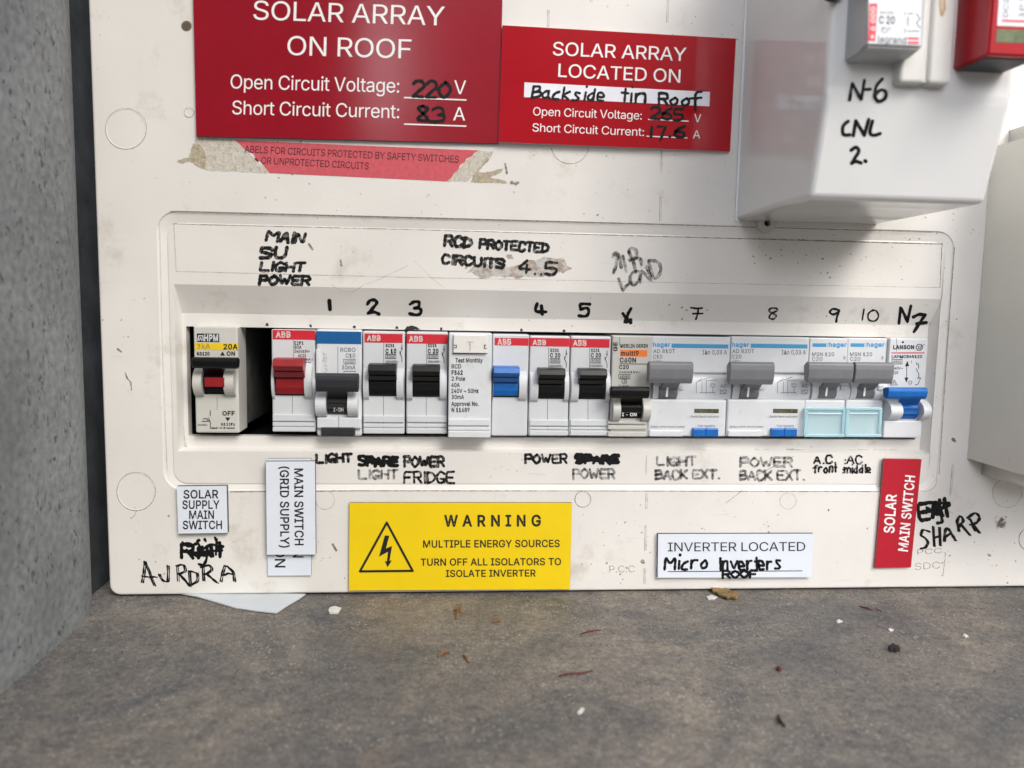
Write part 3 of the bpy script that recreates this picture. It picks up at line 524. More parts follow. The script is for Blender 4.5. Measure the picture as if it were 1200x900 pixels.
def glyphs(s, bold):
    """filled mesh of a line of print: overlapping contours of one letter go on layers of their own"""
    k = (s, bold)
    if k not in _fc:
        layers = {}; x = 0
        for c in s:
            ad, *cs = FONT[ord(c)]; C_ = []
            for q in cs:
                P = list(zip(q[::2], q[1::2]))
                if len(P) < 3: continue
                if P[0] == P[-1]: P = P[:-1]
                C_.append(untangle(P))
            if C_:
                big = area(max(C_, key=lambda P: abs(area(P)))); sg = 1 if big > 0 else -1; L_ = 0
                for P in sorted(C_, key=lambda P: -abs(area(P))):
                    solid = area(P) * sg > 0
                    F_ = [((x + u) / 290, w / 290) for u, w in fatten(P, bold * 290 * sg)]
                    layers.setdefault(L_ if solid else 0, []).append(F_)
                    if solid: L_ += 1
            x += ad - 7 + 2 * max(0, bold) * 290
        vs, fs = [], []
        for L_, cont in layers.items():
            cu = bpy.data.curves.new('lettering', 'CURVE'); cu.dimensions = '2D'; cu.fill_mode = 'BOTH'
            for P in cont:
                sp = cu.splines.new('POLY'); sp.points.add(len(P) - 1); sp.use_cyclic_u = True
                for p, (u, w) in zip(sp.points, P): p.co = (u, w, 0, 1)
            o = bpy.data.objects.new('lettering', cu); C.objects.link(o); bpy.context.view_layer.update()
            dg = bpy.context.evaluated_depsgraph_get(); e = o.evaluated_get(dg); me = e.to_mesh(); n0 = len(vs)
            vs += [(v.co.x, v.co.y, L_) for v in me.vertices]; fs += [tuple(i + n0 for i in p.vertices) for p in me.polygons]; e.to_mesh_clear()
            bpy.data.objects.remove(o); bpy.data.curves.remove(cu)
        _fc[k] = (vs, fs)
    return _fc[k]
CAPH = max(v[1] for v in glyphs('H', 0)[0])
def txt(bm, s, p0, p1, cap, pl, mi=0, bold=0.0, lift=.00010):
    """printed line: left end of baseline p0 to right end p1 in px, cap height in px (negative: mirrored upward axis)"""
    vs, fs = glyphs(s, bold)
    if not vs: return
    x0, x1 = min(v[0] for v in vs), max(v[0] for v in vs)
    dx, dy = p1[0] - p0[0], p1[1] - p0[1]; ln = math.hypot(dx, dy); ux, uy = dx / ln, dy / ln; vx, vy = uy, -ux
    k = ln / (x1 - x0); h = cap / CAPH; pps = [pl.up(lift + i * 3e-6) for i in range(6)]
    V = [bm.verts.new(pps[min(5, L_)](p0[0] + ux * (x - x0) * k + vx * y * h, p0[1] + uy * (x - x0) * k + vy * y * h)) for x, y, L_ in vs]
    for f in fs:
        try: bm.faces.new([V[i] for i in f]).material_index = mi
        except ValueError: pass
def ring(bm, cx, cy, r, w, pl, mi=0, a0=0, a1=360, rx=1.0, jit=0, vary=.2):
    n = max(10, int((a1 - a0) / 12)); rr = random.Random(int(cx * 7 + cy))
    P = [(cx + rx * (r + rr.uniform(-jit, jit)) * math.cos(math.radians(a0 + (a1 - a0) * i / n)), cy + (r + rr.uniform(-jit, jit)) * math.sin(math.radians(a0 + (a1 - a0) * i / n))) for i in range(n + 1)]
    ribbon(bm, P, w, pl, mi, vary)
def arcprism(bm, x0, x1, z0, z1, y, sag, mi=0, n=10, flat=0.0):
    """half-round cheek: bulges sag towards the viewer, runs from x0 to x1"""
    pts = [(x0, y, z0)]
    for i in range(n + 1):
        t = i / n; pts.append((x0, y - .0002 - sag * (math.sin(math.pi * t) ** .6), z0 + (z1 - z0) * t))
    pts.append((x0, y, z1))
    prism(bm, pts, (x1 - x0, 0, 0), mi)

# ------------------------------------------------------------------ the setting: floor of the box, side wall
bm = NB(); prism(bm, [(-.154, -.95, 0), (1.3, -.95, 0), (1.3, .05, 0), (-.154, .05, 0)], (0, 0, -.004))
fl = obj('floor', bm, FLOORM); fl['kind'] = 'structure'
XW = Y(0)(132, 600).x - .0008
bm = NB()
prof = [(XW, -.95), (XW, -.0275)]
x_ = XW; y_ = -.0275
for i in range(14):          # edge curved away before the board, shape added to darken this strip
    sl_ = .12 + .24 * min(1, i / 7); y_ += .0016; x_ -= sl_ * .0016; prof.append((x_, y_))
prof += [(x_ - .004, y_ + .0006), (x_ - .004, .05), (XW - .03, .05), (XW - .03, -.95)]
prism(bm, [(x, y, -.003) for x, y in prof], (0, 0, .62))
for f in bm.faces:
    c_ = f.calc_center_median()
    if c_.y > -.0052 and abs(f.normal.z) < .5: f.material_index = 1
wl = obj('side_wall', bm, [WALLM, mat('painted_gap_shade', (.030, .035, .039), .85, .5, 70, .5, 500, grime=(.07, .075, .075), gpos=.60, gscale=260)]); tag(wl, 'grey speckled wall at the left edge of the meter panel', 'wall')  # dark second material paints in the shade of the gap beside the board

# ------------------------------------------------------------------ switchboard panel with its recessed slot
Y0 = Y(0)
PX0 = Y0(119.5, 450).x; PZ0 = .0009
PX1, PZ1 = .330, .30
y1, y2, y3 = .0010, .0060, .0105
Pp = Vector((0, 0, PZ0))
panel = thing('switchboard_panel', 'cream plastic switchboard panel with recessed breaker slot and black handwriting', 'switchboard', (0, 0, PZ0))
def loop_xz(pts, y): return [(x, y, z) for x, z in pts]
def rr_xz(x0, x1, z0, z1, r, n=6):
    return rrect(x0, z0, x1, z1, r, n)
A = (Y0(187, 400).x, Y0(1111, 400).x, Y0(640, 575).z, Y0(640, 258.5).z)
B = (A[0] + .0042, A[1] - .0040, A[2] + .0030, A[3] - .0052)
p1 = Y(y1); p2 = Y(y2)
Cc = (p1(206, 430).x, p1(1098, 430).x, p1(640, 530.5).z, p1(640, 341.5).z)
Dd = (p2(215, 450).x, p2(1083, 450).x, p2(640, 525.5).z, p2(640, 374).z)
Ee = (p2(219.5, 450).x, p2(1077, 450).x, p2(640, 513).z, p2(640, 389).z)
bm = NB()
def ring_edges(pts):
    vs = [bm.verts.new(p) for p in pts]
    return vs, [bm.edges.new((vs[i], vs[(i + 1) % len(vs)])) for i in range(len(vs))]
def strip(a, b):
    n = len(a)
    for i in range(n): bm.faces.new((a[i], a[(i + 1) % n], b[(i + 1) % n], b[i]))
def rc(q): return rr_xz(*q, .0004)
RB = .0022
out = rr_xz(PX0, PX1, PZ0, PZ1, .0045)
def inset(q, d): return (q[0] + d, q[1] - d, q[2] + d, q[3] - d)
Oq = (PX0, PX1, PZ0, PZ1)
vb, _ = ring_edges(loop_xz(out, .012))
v0, _ = ring_edges(loop_xz(out, .0009))
strip(vb, v0)
prevv = v0
for k in range(1, 4):
    a = math.radians(30 * k); d = .0009 * (1 - math.cos(a))
    vv, ed = ring_edges(loop_xz(rr_xz(*inset(Oq, d), .0045 - d), .0009 - .0009 * math.sin(a))); strip(prevv, vv); prevv = vv
e0 = ed
# outer border: rolled shallow step
va, ea = ring_edges(loop_xz(rr_xz(*A, .0085), 0))
strip(prevv, va)
vA2, _ = ring_edges(loop_xz(rr_xz(*inset(A, .0004), .0081), .0005)); strip(va, vA2)
vA3, _ = ring_edges(loop_xz(rr_xz(B[0] - .0006, B[1] + .0006, B[2] - .0006, B[3] + .0006, .0062), .0012)); strip(vA2, vA3)
vB, eB = ring_edges(loop_xz(rr_xz(*B, .0056), y1)); strip(vA3, vB)
vC, eC = ring_edges(loop_xz(rc(Cc), y1)); strip(vB, vC)
vD, eD = ring_edges(loop_xz(rc(Dd), y2)); strip(vC, vD)
vE, eE = ring_edges(loop_xz(rc(Ee), y2)); strip(vD, vE)
vF, _ = ring_edges(loop_xz(rc(Ee), y3)); strip(vE, vF)
panel_face = obj('face_plate', bm, [PANEL], panel, bevel=.00035)
# black inside of the board
bm = NB(); M_ = .004; xa, xb, za, zb = Ee[0] - M_, Ee[1] + M_, Ee[2] - M_, Ee[3] + M_
for q in (((xa, .0115, za), (xb, .0115, za), (xb, .075, za), (xa, .075, za)), ((xa, .0115, zb), (xb, .0115, zb), (xb, .075, zb), (xa, .075, zb)),
          ((xa, .0115, za), (xa, .0115, zb), (xa, .075, zb), (xa, .075, za)), ((xb, .0115, za), (xb, .0115, zb), (xb, .075, zb), (xb, .075, za)),
          ((xa, .075, za), (xb, .075, za), (xb, .075, zb), (xa, .075, zb))):
    prism(bm, q, (Vector((0, .0005, 0)) if q[0][1] == q[2][1] else Vector((0, 0, .0005)) if q[0][2] == q[2][2] else Vector((.0005, 0, 0))))
obj('back_box', bm, BLACK_IN, panel)
# seams, knockouts, tooling ticks and grime that has settled in them
bm = NB()
def seam(P, w=.7, pl=Y0, mi=0): ribbon(bm, P, w, pl, mi, .25)
ring(bm, 147.5, 151, 24, .75, Y0, 0, jit=.15); ring(bm, 159.5, 576, 22.5, .8, Y0, 0, jit=.15); seam([(160, 598), (158, 604), (153, 608)], .6)
ring(bm, 221.5, 132, 5.6, .8, Y0, 0); ring(bm, 668, 170, 22, .7, Y0, 0, 10, 170); ring(bm, 683, 585, 9.2, .8, Y0, 0); ring(bm, 923.5, 587, 9.6, .6, Y0, 1)
ring(bm, 381, 586, 11, .6, Y0, 1, -120, 170); ring(bm, 1180, 578, 17, .7, Y0, 1); ring(bm, 1208, 632, 14, .9, Y0, 0, 100, 260); ring(bm, 1084, 562, 14, .6, Y0, 1, -10, 120)
for a, b in (((642, 12), (642, 31)), ((782, 0), (781, 26)), ((775, 177), (774.5, 203)), ((773.5, 230), (773, 259)), ((757, 578), (756.5, 596)), ((756, 616), (755.5, 645)), ((755, 666), (754.5, 684)), ((1116, 545), (1113, 580)), ((692, 0), (692, 2))):
    seam([a, b], 1.0, Y0, 1); seam([(a[0] + 1.8, a[1]), (b[0] + 1.8, b[1])], .5, Y0, 1)
seam([(757.5, 534), (757, 556)], 1.0, p1, 1)
# faint label-window outline inside the border and the border's own dirty edge
lw = [(203.5, 262.2), (480, 268.8), (780, 277.2), (1104, 286)]
seam(lw, .9, p1, 0); seam([(203.5, 262.2), (206.5, 318)], .7, p1, 1); seam([(1104, 286), (1101.5, 337)], .8, p1, 0)
seam([(206.5, 318), (480, 325), (690, 329), (780, 331), (930, 334), (1101, 337)], .6, p1, 1)
bd = [(200, 247.6), (480, 254.8), (640, 259), (780, 263.2), (1106, 272.6)]; seam(bd, .9, Y0.up(.0000), 0)
seam([(270, 576.3), (420, 575), (675, 575.2), (980, 576), (1070, 576.2)], .9, Y0, 0)
seam([(187, 260), (190, 400), (193, 480), (196, 552)], .7, Y0, 1); seam([(1118.5, 290), (1110, 410), (1100.5, 556)], .8, Y0, 0)
# rough black nicks along the slot's upper lip, dirt on the lower lip
for px_, py_ in ((313, 380), (364, 381.2), (415, 382.6), (465, 383.2), (517, 384.6), (611, 386.2), (661, 387)):
    slab(bm, ragged([(px_ - 1.8, py_ + 2), (px_ - 1.2, py_ - .4), (px_ + .4, py_ - 1.3), (px_ + 1.6, py_ - .2), (px_ + 1.4, py_ + 2)], .45, 1.2, int(px_)), p2, .00005, 2)
slab(bm, ragged([(474, 386.5), (477, 382.6), (483, 381.6), (490, 384), (493, 386.5)], .5, 2, 3), p2, .00005, 2)
rr = random.Random(5)
for k in range(70):
    x_ = rr.uniform(226, 1070); ribbon(bm, smooth_pts([(x_, 527.6 + rr.uniform(-1, 1)), (x_ + rr.uniform(2, 16), 527.6 + rr.uniform(-.9, .9))], 1), rr.uniform(.5, 1.6), p2.up(.0001), rr.choice((0, 1, 1)), .3)
ribbon(bm, [(216, 524), (222, 526), (230, 525.5)], 2.6, p2, 0); ribbon(bm, [(214, 500), (215, 512), (217, 522)], 3, p2.up(.0006), 1)
# loose specks and smears on the flat plate
sp = random.Random(11)
zones = [(600, 900, 180, 255, 34), (880, 1080, 274, 330, 90), (130, 180, 330, 470, 14), (1090, 1190, 585, 684, 60), (680, 1060, 590, 684, 55), (370, 408, 600, 690, 12), (380, 660, 280, 330, 26), (700, 760, 585, 680, 20), (240, 620, 215, 250, 12)]
for (xa_, xb_, ya_, yb_, k) in zones:
    inb = 200 < (xa_ + xb_) / 2 < 1100 and 262 < (ya_ + yb_) / 2 < 335
    for i in range(k):
        x_, y_ = sp.uniform(xa_, xb_), sp.uniform(ya_, yb_); r_ = sp.choice((.35, .4, .5, .5, .6, .8, 1.2))
        ribbon(bm, [(x_, y_), (x_ + sp.uniform(-1.5, 1.5) * r_, y_ + sp.uniform(-1, 1) * r_)], r_ * sp.uniform(.8, 1.3), p1 if inb else Y0, sp.choice((0, 0, 1)), .2)
for P, w in (([(592, 192), (594, 203)], 1.6), ([(600, 214), (604, 215), (607, 214)], 3), ([(1174, 609), (1171, 613), (1173, 617), (1178, 612)], 3.2), ([(138, 409), (142, 412)], 2.4), ([(147, 437), (149, 443), (153, 448), (154, 457)], 1.3), ([(1158, 650), (1160, 651)], 3), ([(390, 638), (394, 645)], 3), ([(362, 286), (366, 292)], 3), ([(399, 305), (400, 311)], 2.2), ([(1117, 515), (1119, 517)], 3), ([(753, 658), (754, 659)], 3.2)):
    ribbon(bm, smooth_pts(P, 4), w, p1 if 262 < P[0][1] < 335 and P[0][0] > 200 else Y0, 0, .3)
for P, w in (([(388, 333), (400, 341), (415, 341), (426, 334), (440, 329), (470, 315), (478, 311)], .5), ([(485, 305), (505, 325), (520, 337)], .4), ([(620, 455 + 100), (640, 556)], .4), ([(850, 590), (870, 575)], 1.2), ([(880, 560), (930, 535)], .8)):
    ribbon(bm, smooth_pts(P, 6), w, p1 if P[0][1] < 575 else Y0, 1, .3)
slab(bm, ragged([(548, 318), (565, 308), (600, 312), (640, 300), (660, 303), (672, 316), (640, 325), (600, 326), (560, 325)], 2, 4, 8), p1, .00003, 3)
slab(bm, ragged([(592, 299), (599, 298), (602, 304), (596, 304)], .8, 3, 2), p1, .00003, 3)
slab(bm, ragged([(1165, 605), (1180, 606), (1177, 620), (1168, 619)], 1, 3, 2), Y0, .00003, 3)
obj('grime_marks', bm, [GRIME, GRIME_FAINT, GRIME_BLACK, STAIN], panel)
# raised moulded rims of the knockouts
for cx, cy, r_, a0, a1 in ((147.5, 151, 24, 0, 360), (159.5, 576, 22.5, 0, 360), (221.5, 132, 5.6, 0, 360), (668, 170, 22, 10, 170), (683, 585, 9.2, 0, 360), (923.5, 587, 9.6, 0, 360), (1180, 578, 17, 0, 360), (1208, 632, 14, 100, 260)):
    bm = NB(); n_ = 48; tr = []
    for i in range(n_ + 1):
        a = math.radians(a0 + (a1 - a0) * i / n_); c_ = Y0(cx + (r_ - .75) * math.cos(a), cy + (r_ - .75) * math.sin(a)); o_ = (c_ - Y0(cx, cy)).normalized()
        tr.append([bm.verts.new(c_ + o_ * .00024 * math.cos(k * math.pi / 4) + Vector((0, -.00014 * math.sin(k * math.pi / 4) + .00002, 0))) for k in range(5)])
    for p_, q_ in zip(tr, tr[1:]):
        for k in range(4): bm.faces.new((p_[k], p_[k + 1], q_[k + 1], q_[k]))
    obj('knockout_rim', bm, PANEL, panel, smooth=True)
# one open screw hole
bm = NB(); pl_ = Y(-.00005)
for rad, mi in ((6.3, 0), (4.6, 1)):
    slab(bm, [(218.5 + rad * math.cos(i * .3927), 30.5 + rad * math.sin(i * .3927)) for i in range(16)], pl_.up(-.00002 if mi == 0 else .00003), .00003, mi)
obj('screw_hole', bm, [mat('hole_rim', (.16, .13, .10), .7), mat('hole_dark', (.10, .075, .05), .8)], panel)

def note(s, p0, p1_, cap, w, pl, m=PEN, **kw):
    bm = NB()
    for a in (s if isinstance(s, list) else [(s, p0, p1_, cap, w)]): hand(bm, a[0], a[1], a[2], a[3], a[4], pl, **kw)
    return obj('marker_note', bm, m, panel)
def scrib(strokes, w, pl, m=PEN, sm=4):
    bm = NB()
    for P in strokes: ribbon(bm, smooth_pts(P, sm), w, pl, 0, .15)
    return obj('marker_note', bm, m, panel)
note([("MAIN", (312, 281), (355, 285.5), 11.5, 3.5), ("SU", (305, 302), (334, 301.5), 11.5, 3.5), ("LIGHT", (305, 317), (356, 317.5), 9.5, 3.0), ("POWER", (304, 333), (362, 333.5), 10, 3.2)], 0, 0, 0, 0, p1, PENW, seed=4, slant=.12, jit=.14)
note([("RCD", (521, 288), (552, 289.5), 11, 3.3), ("PROTECTED", (562, 291), (642, 295.5), 9.8, 3.0)], 0, 0, 0, 0, p1, PENW, seed=6, slant=.06, jit=.14)
note([("CIRCUITS", (518, 308), (590, 314), 9.5, 3.4), ("4..5", (607, 319), (652, 322.5), 14, 2.8)], 0, 0, 0, 0, p1, PENW, seed=8, jit=.16)
scrib([[(719, 320), (722, 310), (724, 298)], [(718, 301), (722, 296), (726, 302), (728, 313)], [(730, 300), (734, 318)], [(745, 318), (742, 306), (737, 295)], [(737, 296), (740, 291), (746, 294), (745, 302), (738, 305)], [(741, 303), (750, 303), (752, 311)],
       [(725, 327), (727, 333), (730, 340)], [(730, 339), (740, 330)], [(748, 318), (741, 320), (738, 329), (743, 334), (749, 328)], [(750, 331), (752, 318), (763, 328), (758, 313)], [(760, 306), (766, 326), (774, 319), (773, 310), (768, 306), (761, 305)]], 3.3, p1, PENF)
sl_n = Vector((0, -1, 0))
# the number row sits on the sloping upper face of the recess
a_, b_ = Vector((0, y1, Cc[3])), Vector((0, y2, Dd[3]))
dirv = (a_ - b_).normalized(); nrm = Vector((0, -dirv.z, dirv.y))
if nrm.y > 0: nrm = -nrm
SLOPE = Pl(a_, nrm)
class OnRecess:        # pen line running off the slope onto the lip below it
    def __call__(s, px, py):
        a = SLOPE.up(.0001)(px, py); return a if a.z > Dd[3] else p2.up(.0001)(px, py)
RECESS = OnRecess()
def num(strokes, w, m=PEN): scrib(strokes, w, RECESS, m)
num([[(386, 352.5), (386.8, 362.5)]], 4.4)
num([[(430.5, 356.5), (434, 352), (439.5, 351.8), (441.5, 355), (437, 361), (431.5, 367)], [(431.5, 367), (438, 365.5), (444, 368)]], 3.2)
num([[(480.5, 356.5), (485.5, 353.6), (491, 354.2), (490.5, 359.5), (486, 361)], [(486, 361), (492.5, 362), (493, 367), (488, 369), (480, 367.5)]], 3.1)
num([[(629.5, 356), (628, 364.5), (640, 365.5)], [(634.5, 358.5), (635.5, 368)]], 3.2)
num([[(691, 356.5), (680.5, 356.5), (680.5, 362.5)], [(680.5, 362.5), (688, 361), (690, 366), (686.5, 370.5), (678.5, 370)]], 3.1)
num([[(739.5, 361.5), (736, 367.5)], [(730, 367.5), (735, 374), (739, 378)], [(736, 368), (733, 377.5), (739, 375)]], 3.4)
num([[(809.5, 360.5), (816.5, 361.5), (822.5, 361)], [(818.5, 361), (817.5, 368), (815.5, 374)], [(812, 367.6), (823.5, 367.4)]], 1.9)
num([[(910.5, 361.8), (904.5, 361), (901, 364), (905, 367), (909.5, 370), (906.5, 374), (901.5, 372.5), (903.5, 368), (910, 364.5), (910.5, 361.8)]], 1.8, PENW)
num([[(983.5, 363.5), (976, 362), (972.5, 366), (977, 368.5), (983.5, 364.5)], [(983.5, 364), (981, 371), (980, 377)]], 2.2)
num([[(1012.5, 362.5), (1010.5, 375)], [(1023, 363), (1017.5, 368), (1018.5, 375), (1025.5, 376), (1029.5, 370.5), (1026.5, 364), (1021, 364.5)]], 1.7)
num([[(1053.5, 379), (1055.5, 361)], [(1055.5, 361), (1060, 369), (1063.5, 377)], [(1063.5, 377), (1067.5, 358.5)], [(1070.5, 371.5), (1077, 368.5), (1084.5, 369)], [(1084, 369), (1077.5, 379), (1071, 389)], [(1074.5, 379.5), (1085.5, 378)]], 3.2)
# lower strip
note("LIGHT", (371, 542), (412, 541), 9, 2.9, p1, PENW, seed=21)
note([("LIGHT", (421, 561.5), (466, 560.5), 9.5, 2.4)], 0, 0, 0, 0, p1, PENF, seed=22)
note("SPARE", (421, 545), (466, 545), 9.5, 3.3, p1, PEN, seed=23, passes=2, off=1.2)
scrib([[(424, 540), (440, 538), (452, 541), (465, 538)], [(436, 543), (455, 542), (466, 541)]], 2.4, p1)
note([("POWER", (474, 546.5), (520, 546.5), 11, 3.0), ("FRIDGE", (474, 566), (532, 565.5), 12.5, 2.4)], 0, 0, 0, 0, p1, PENW, seed=25)
note("POWER", (616, 542.5), (664, 542.5), 9.5, 2.6, p1, PENW, seed=26, jit=.2)
note("SPARE", (675, 542.5), (724, 542.5), 8.5, 3.0, p1, PEN, seed=27, passes=2, off=1.0)
scrib([[(674, 537), (690, 535.5), (705, 538), (725, 534.5)], [(676, 540.5), (700, 539), (724, 538.5)]], 3.0, p1)
note("POWER", (672, 560.5), (720, 560.5), 11, 2.5, p1, PENF, seed=28)
note([("LIGHT", (770, 545), (815, 545), 9.5, 2.6), ("BACK EXT.", (768.5, 561.5), (844, 560.5), 10, 2.6)], 0, 0, 0, 0, p1, PENF, seed=29, jit=.15)
note([("POWER", (868, 547), (928, 547), 10.5, 2.6), ("BACK EXT.", (867.5, 562.5), (943, 562), 10.5, 2.5)], 0, 0, 0, 0, p1, PENF, seed=30, jit=.15)
note([("A.C.", (954, 542.5), (980, 542.5), 9, 2.0), ("front", (953, 553.5), (980, 553.5), 8.5, 1.9)], 0, 0, 0, 0, p1, PENW, seed=31)
note([(":AC", (989, 543), (1010, 543), 9, 1.9), (":middle", (987, 554), (1021, 554), 8.5, 1.9)], 0, 0, 0, 0, p1, PENW, seed=32)
# scribbled-over word and the ones written below it
def over(word, p0, p1_, cap, w, seed, extra):
    bm = NB(); hand(bm, word, p0, p1_, cap, w, Y0, jit=.3, seed=seed, passes=2, off=1.1)
    for P in extra: ribbon(bm, smooth_pts(P, 5), w * .9, Y0, 0, .2)
    obj('marker_note', bm, PEN, panel)
over("Riut", (213, 653), (260, 652), 16, 3.1, 41, [[(214, 636), (222, 640), (232, 637), (236, 644), (248, 638), (258, 642)], [(214, 645), (230, 648), (245, 646), (260, 645)], [(240, 632), (241, 634)], [(252, 630), (253, 633)], [(243, 640), (242, 655), (238, 662), (233, 661)], [(248, 640), (250, 652)], [(254, 632), (253, 650)], [(224, 648), (232, 652), (240, 648)]])
def aurora(strokes, m, w=1.5, gap=2.1):
    bm = NB()
    for P in strokes:
        Q = smooth_pts(P, 5); ribbon(bm, Q, w, Y0, 0, .3); ribbon(bm, [(x + gap, y + .5) for x, y in Q], w * .8, Y0, 0, .4)
    obj('marker_note', bm, m, panel)
aurora([[(166, 682), (168, 670), (169, 658)], [(169, 658), (174, 670), (180, 686)], [(166, 675), (173, 676), (182, 676)], [(186, 673), (190, 680), (196, 680), (196, 663)], [(208, 681), (207, 663)], [(206, 663), (214, 662), (216, 669), (208, 673)], [(209, 672), (216, 680), (222, 687)], [(221, 669), (222, 684)], [(221, 669), (230, 672), (230, 681), (223, 685)], [(237, 664), (238, 680)], [(235, 665), (244, 662), (247, 668), (239, 673)], [(241, 672), (248, 678), (254, 683)], [(258, 681), (261, 668), (264, 663), (272, 670), (274, 681)], [(260, 674), (267, 672), (273, 673)]], PEN)
over("EAt", (1078, 609), (1112, 603), 18, 3.6, 43, [[(1078, 590), (1090, 589), (1112, 590)], [(1080, 600), (1095, 598), (1113, 592)], [(1101, 586), (1102, 600), (1104, 611), (1099, 613)], [(1107, 584), (1110, 602)], [(1086, 595), (1098, 603), (1104, 596)]])
aurora([[(1089, 623), (1081, 621), (1079, 627), (1086, 633), (1085, 640), (1079, 643)], [(1093, 617), (1094, 640)], [(1100, 618), (1101, 639)], [(1094, 630), (1101, 628)], [(1106, 634), (1107, 622), (1110, 619), (1116, 628), (1119, 633)], [(1107, 629), (1113, 625)], [(1123, 622), (1121, 610), (1125, 605), (1128, 610), (1123, 617)], [(1125, 614), (1136, 627)], [(1142, 622), (1137, 610), (1133, 606)], [(1133, 607), (1142, 601), (1147, 606), (1144, 612), (1136, 615)], [(1139, 613), (1147, 624)]], PEN, 1.8, 1.7)
bm = NB()
for s_, a_x, b_x, yy in (("P.C.C", 714, 744, 671), ):
    txt(bm, s_, (a_x, yy), (b_x, yy - .3), 8, Y0)
obj('moulded_mark', bm, ENGR, panel); bm = NB()
txt(bm, "SDC", (1072, 668), (1102, 666), 8, Y0); txt(bm, "PCC", (1075, 650), (1104, 648), 6, Y0); ribbon(bm, [(1106, 647), (1108, 648), (1105, 675)], .8, Y0)
obj('moulded_mark', bm, ENGR, panel)

# ------------------------------------------------------------------ signs and labels
def sign(name, label, cat, quadpx, th, face, edge, pl=Y0, lift=0, group=None):
    base = pl.up(lift); ps = [base(*p) for p in quadpx]
    t = thing(name, label, cat, (sum(p.x for p in ps) / len(ps), ps[0].y, min(p.z for p in ps)), group)
    top = base.up(th)
    bm = NB(); n = len(quadpx)
    f = [bm.verts.new(top(*p)) for p in quadpx]; m_ = [bm.verts.new(v.co - pl.n * th * .14) for v in f]; k = [bm.verts.new(v.co - pl.n * th * .995) for v in f]
    bm.faces.new(f).material_index = 0
    for i in range(n):
        j = (i + 1) % n
        bm.faces.new((f[i], f[j], m_[j], m_[i])).material_index = 0; bm.faces.new((m_[i], m_[j], k[j], k[i])).material_index = 1
    bm.faces.new(k[::-1]).material_index = 1
    obj('plate', bm, [face, edge], t)
    return t, top
# big red
t, p = sign('red_sign', 'largest red sign, satin, reading solar array on roof, above the breaker slot', 'sign', [(225, -60), (590.5, -60), (584.3, 168), (230, 159.5)], .0016, SIGN_RED, SIGN_EDGE)
bm = NB()
txt(bm, "SOLAR ARRAY", (296.6, 22.8), (520.8, 30), 22.3, p); txt(bm, "ON ROOF", (336.5, 64.4), (481.7, 68.6), 22.3, p)
txt(bm, "Open Circuit Voltage:", (270, 103.6), (467.7, 108.6), 16.4, p); txt(bm, "Short Circuit Current:", (272, 133.8), (467.7, 138.6), 16, p)
txt(bm, "V", (532, 110), (546, 110.3), 16, p); txt(bm, "A", (531, 141), (545, 141.3), 15.5, p)
ribbon(bm, [(474, 114.3), (546, 117.2)], 1.3, p, 0); ribbon(bm, [(474, 145.4), (546, 147.8)], 1.3, p, 0)
obj('lettering', bm, INKW, t)
bm = NB(); hand(bm, "220", (484, 112.5), (526, 114), 18, 3.0, p, seed=51, jit=.2, slant=.05); hand(bm, "8", (489, 142), (501, 142.5), 17, 3.2, p, seed=53, jit=.25); hand(bm, "3", (506, 143), (519, 144), 17, 3.2, p, seed=54, jit=.2); ribbon(bm, [(503, 142)], 3, p)
obj('handwriting', bm, PEN, t)
# small red
t, p = sign('red_sign', 'glossy red sign with a white handwritten strip, right of the largest red sign', 'sign', [(588.8, 29.5), (862.5, 45.2), (855.5, 177.5), (584.2, 166.3)], .0026, SIGN_REDG, mat('sign_pale_core', (.55, .45, .45), .5))
bm = NB()
txt(bm, "SOLAR ARRAY", (647.6, 64.6), (804, 71.6), 15.6, p, 0, .004); txt(bm, "LOCATED ON", (654, 90), (797, 97), 15.4, p, 0, .004)
txt(bm, "Open Circuit Voltage:", (624.6, 135.2), (752, 140.2), 9.8, p); txt(bm, "Short Circuit Current:", (623.8, 154), (754.5, 159.4), 9.6, p)
txt(bm, "V", (813.4, 143), (821.4, 143.3), 9.6, p); txt(bm, "A", (812, 162), (820.4, 162.3), 9.4, p)
ribbon(bm, [(760, 139.8), (806.6, 142)], 1.1, p); ribbon(bm, [(758, 159.6), (805, 161.6)], 1.1, p)
obj('lettering', bm, INKW, t)
bm = NB(); slab(bm, [(614.6, 96.5), (832, 107.8), (831.2, 124.6), (614, 113.8)], p.up(.00002), .00005); obj('white_strip', bm, mat('white_strip', (.78, .79, .86), .3), t)
q = p.up(.00009)
bm = NB(); hand(bm, "Backside", (623, 114.5), (709, 118.5), 13.2, 2.5, q, seed=61, jit=.16, slant=.14); hand(bm, "tin", (729, 119), (759, 121), 15, 2.6, q, seed=62, jit=.14); hand(bm, "Root", (772, 122), (816, 124), 13, 2.6, q, seed=63, jit=.15); ribbon(bm, smooth_pts([(822, 107.5), (816, 109), (814.5, 120), (815, 129)], 4), 2.5, q); ribbon(bm, [(808, 115.5), (822, 114.5)], 2.3, q)
hand(bm, "265", (763, 138.5), (800, 140.5), 13, 2.9, q, seed=64, jit=.16); ribbon(bm, [(764, 149), (763, 160)], 2.9, q); ribbon(bm, [(771, 148), (780, 148.5), (774, 164)], 2.7, q); ribbon(bm, [(785, 160)], 3, q); hand(bm, "6", (791, 160), (802, 160.5), 13, 2.9, q, seed=66, jit=.15)
obj('handwriting', bm, PEN, t)
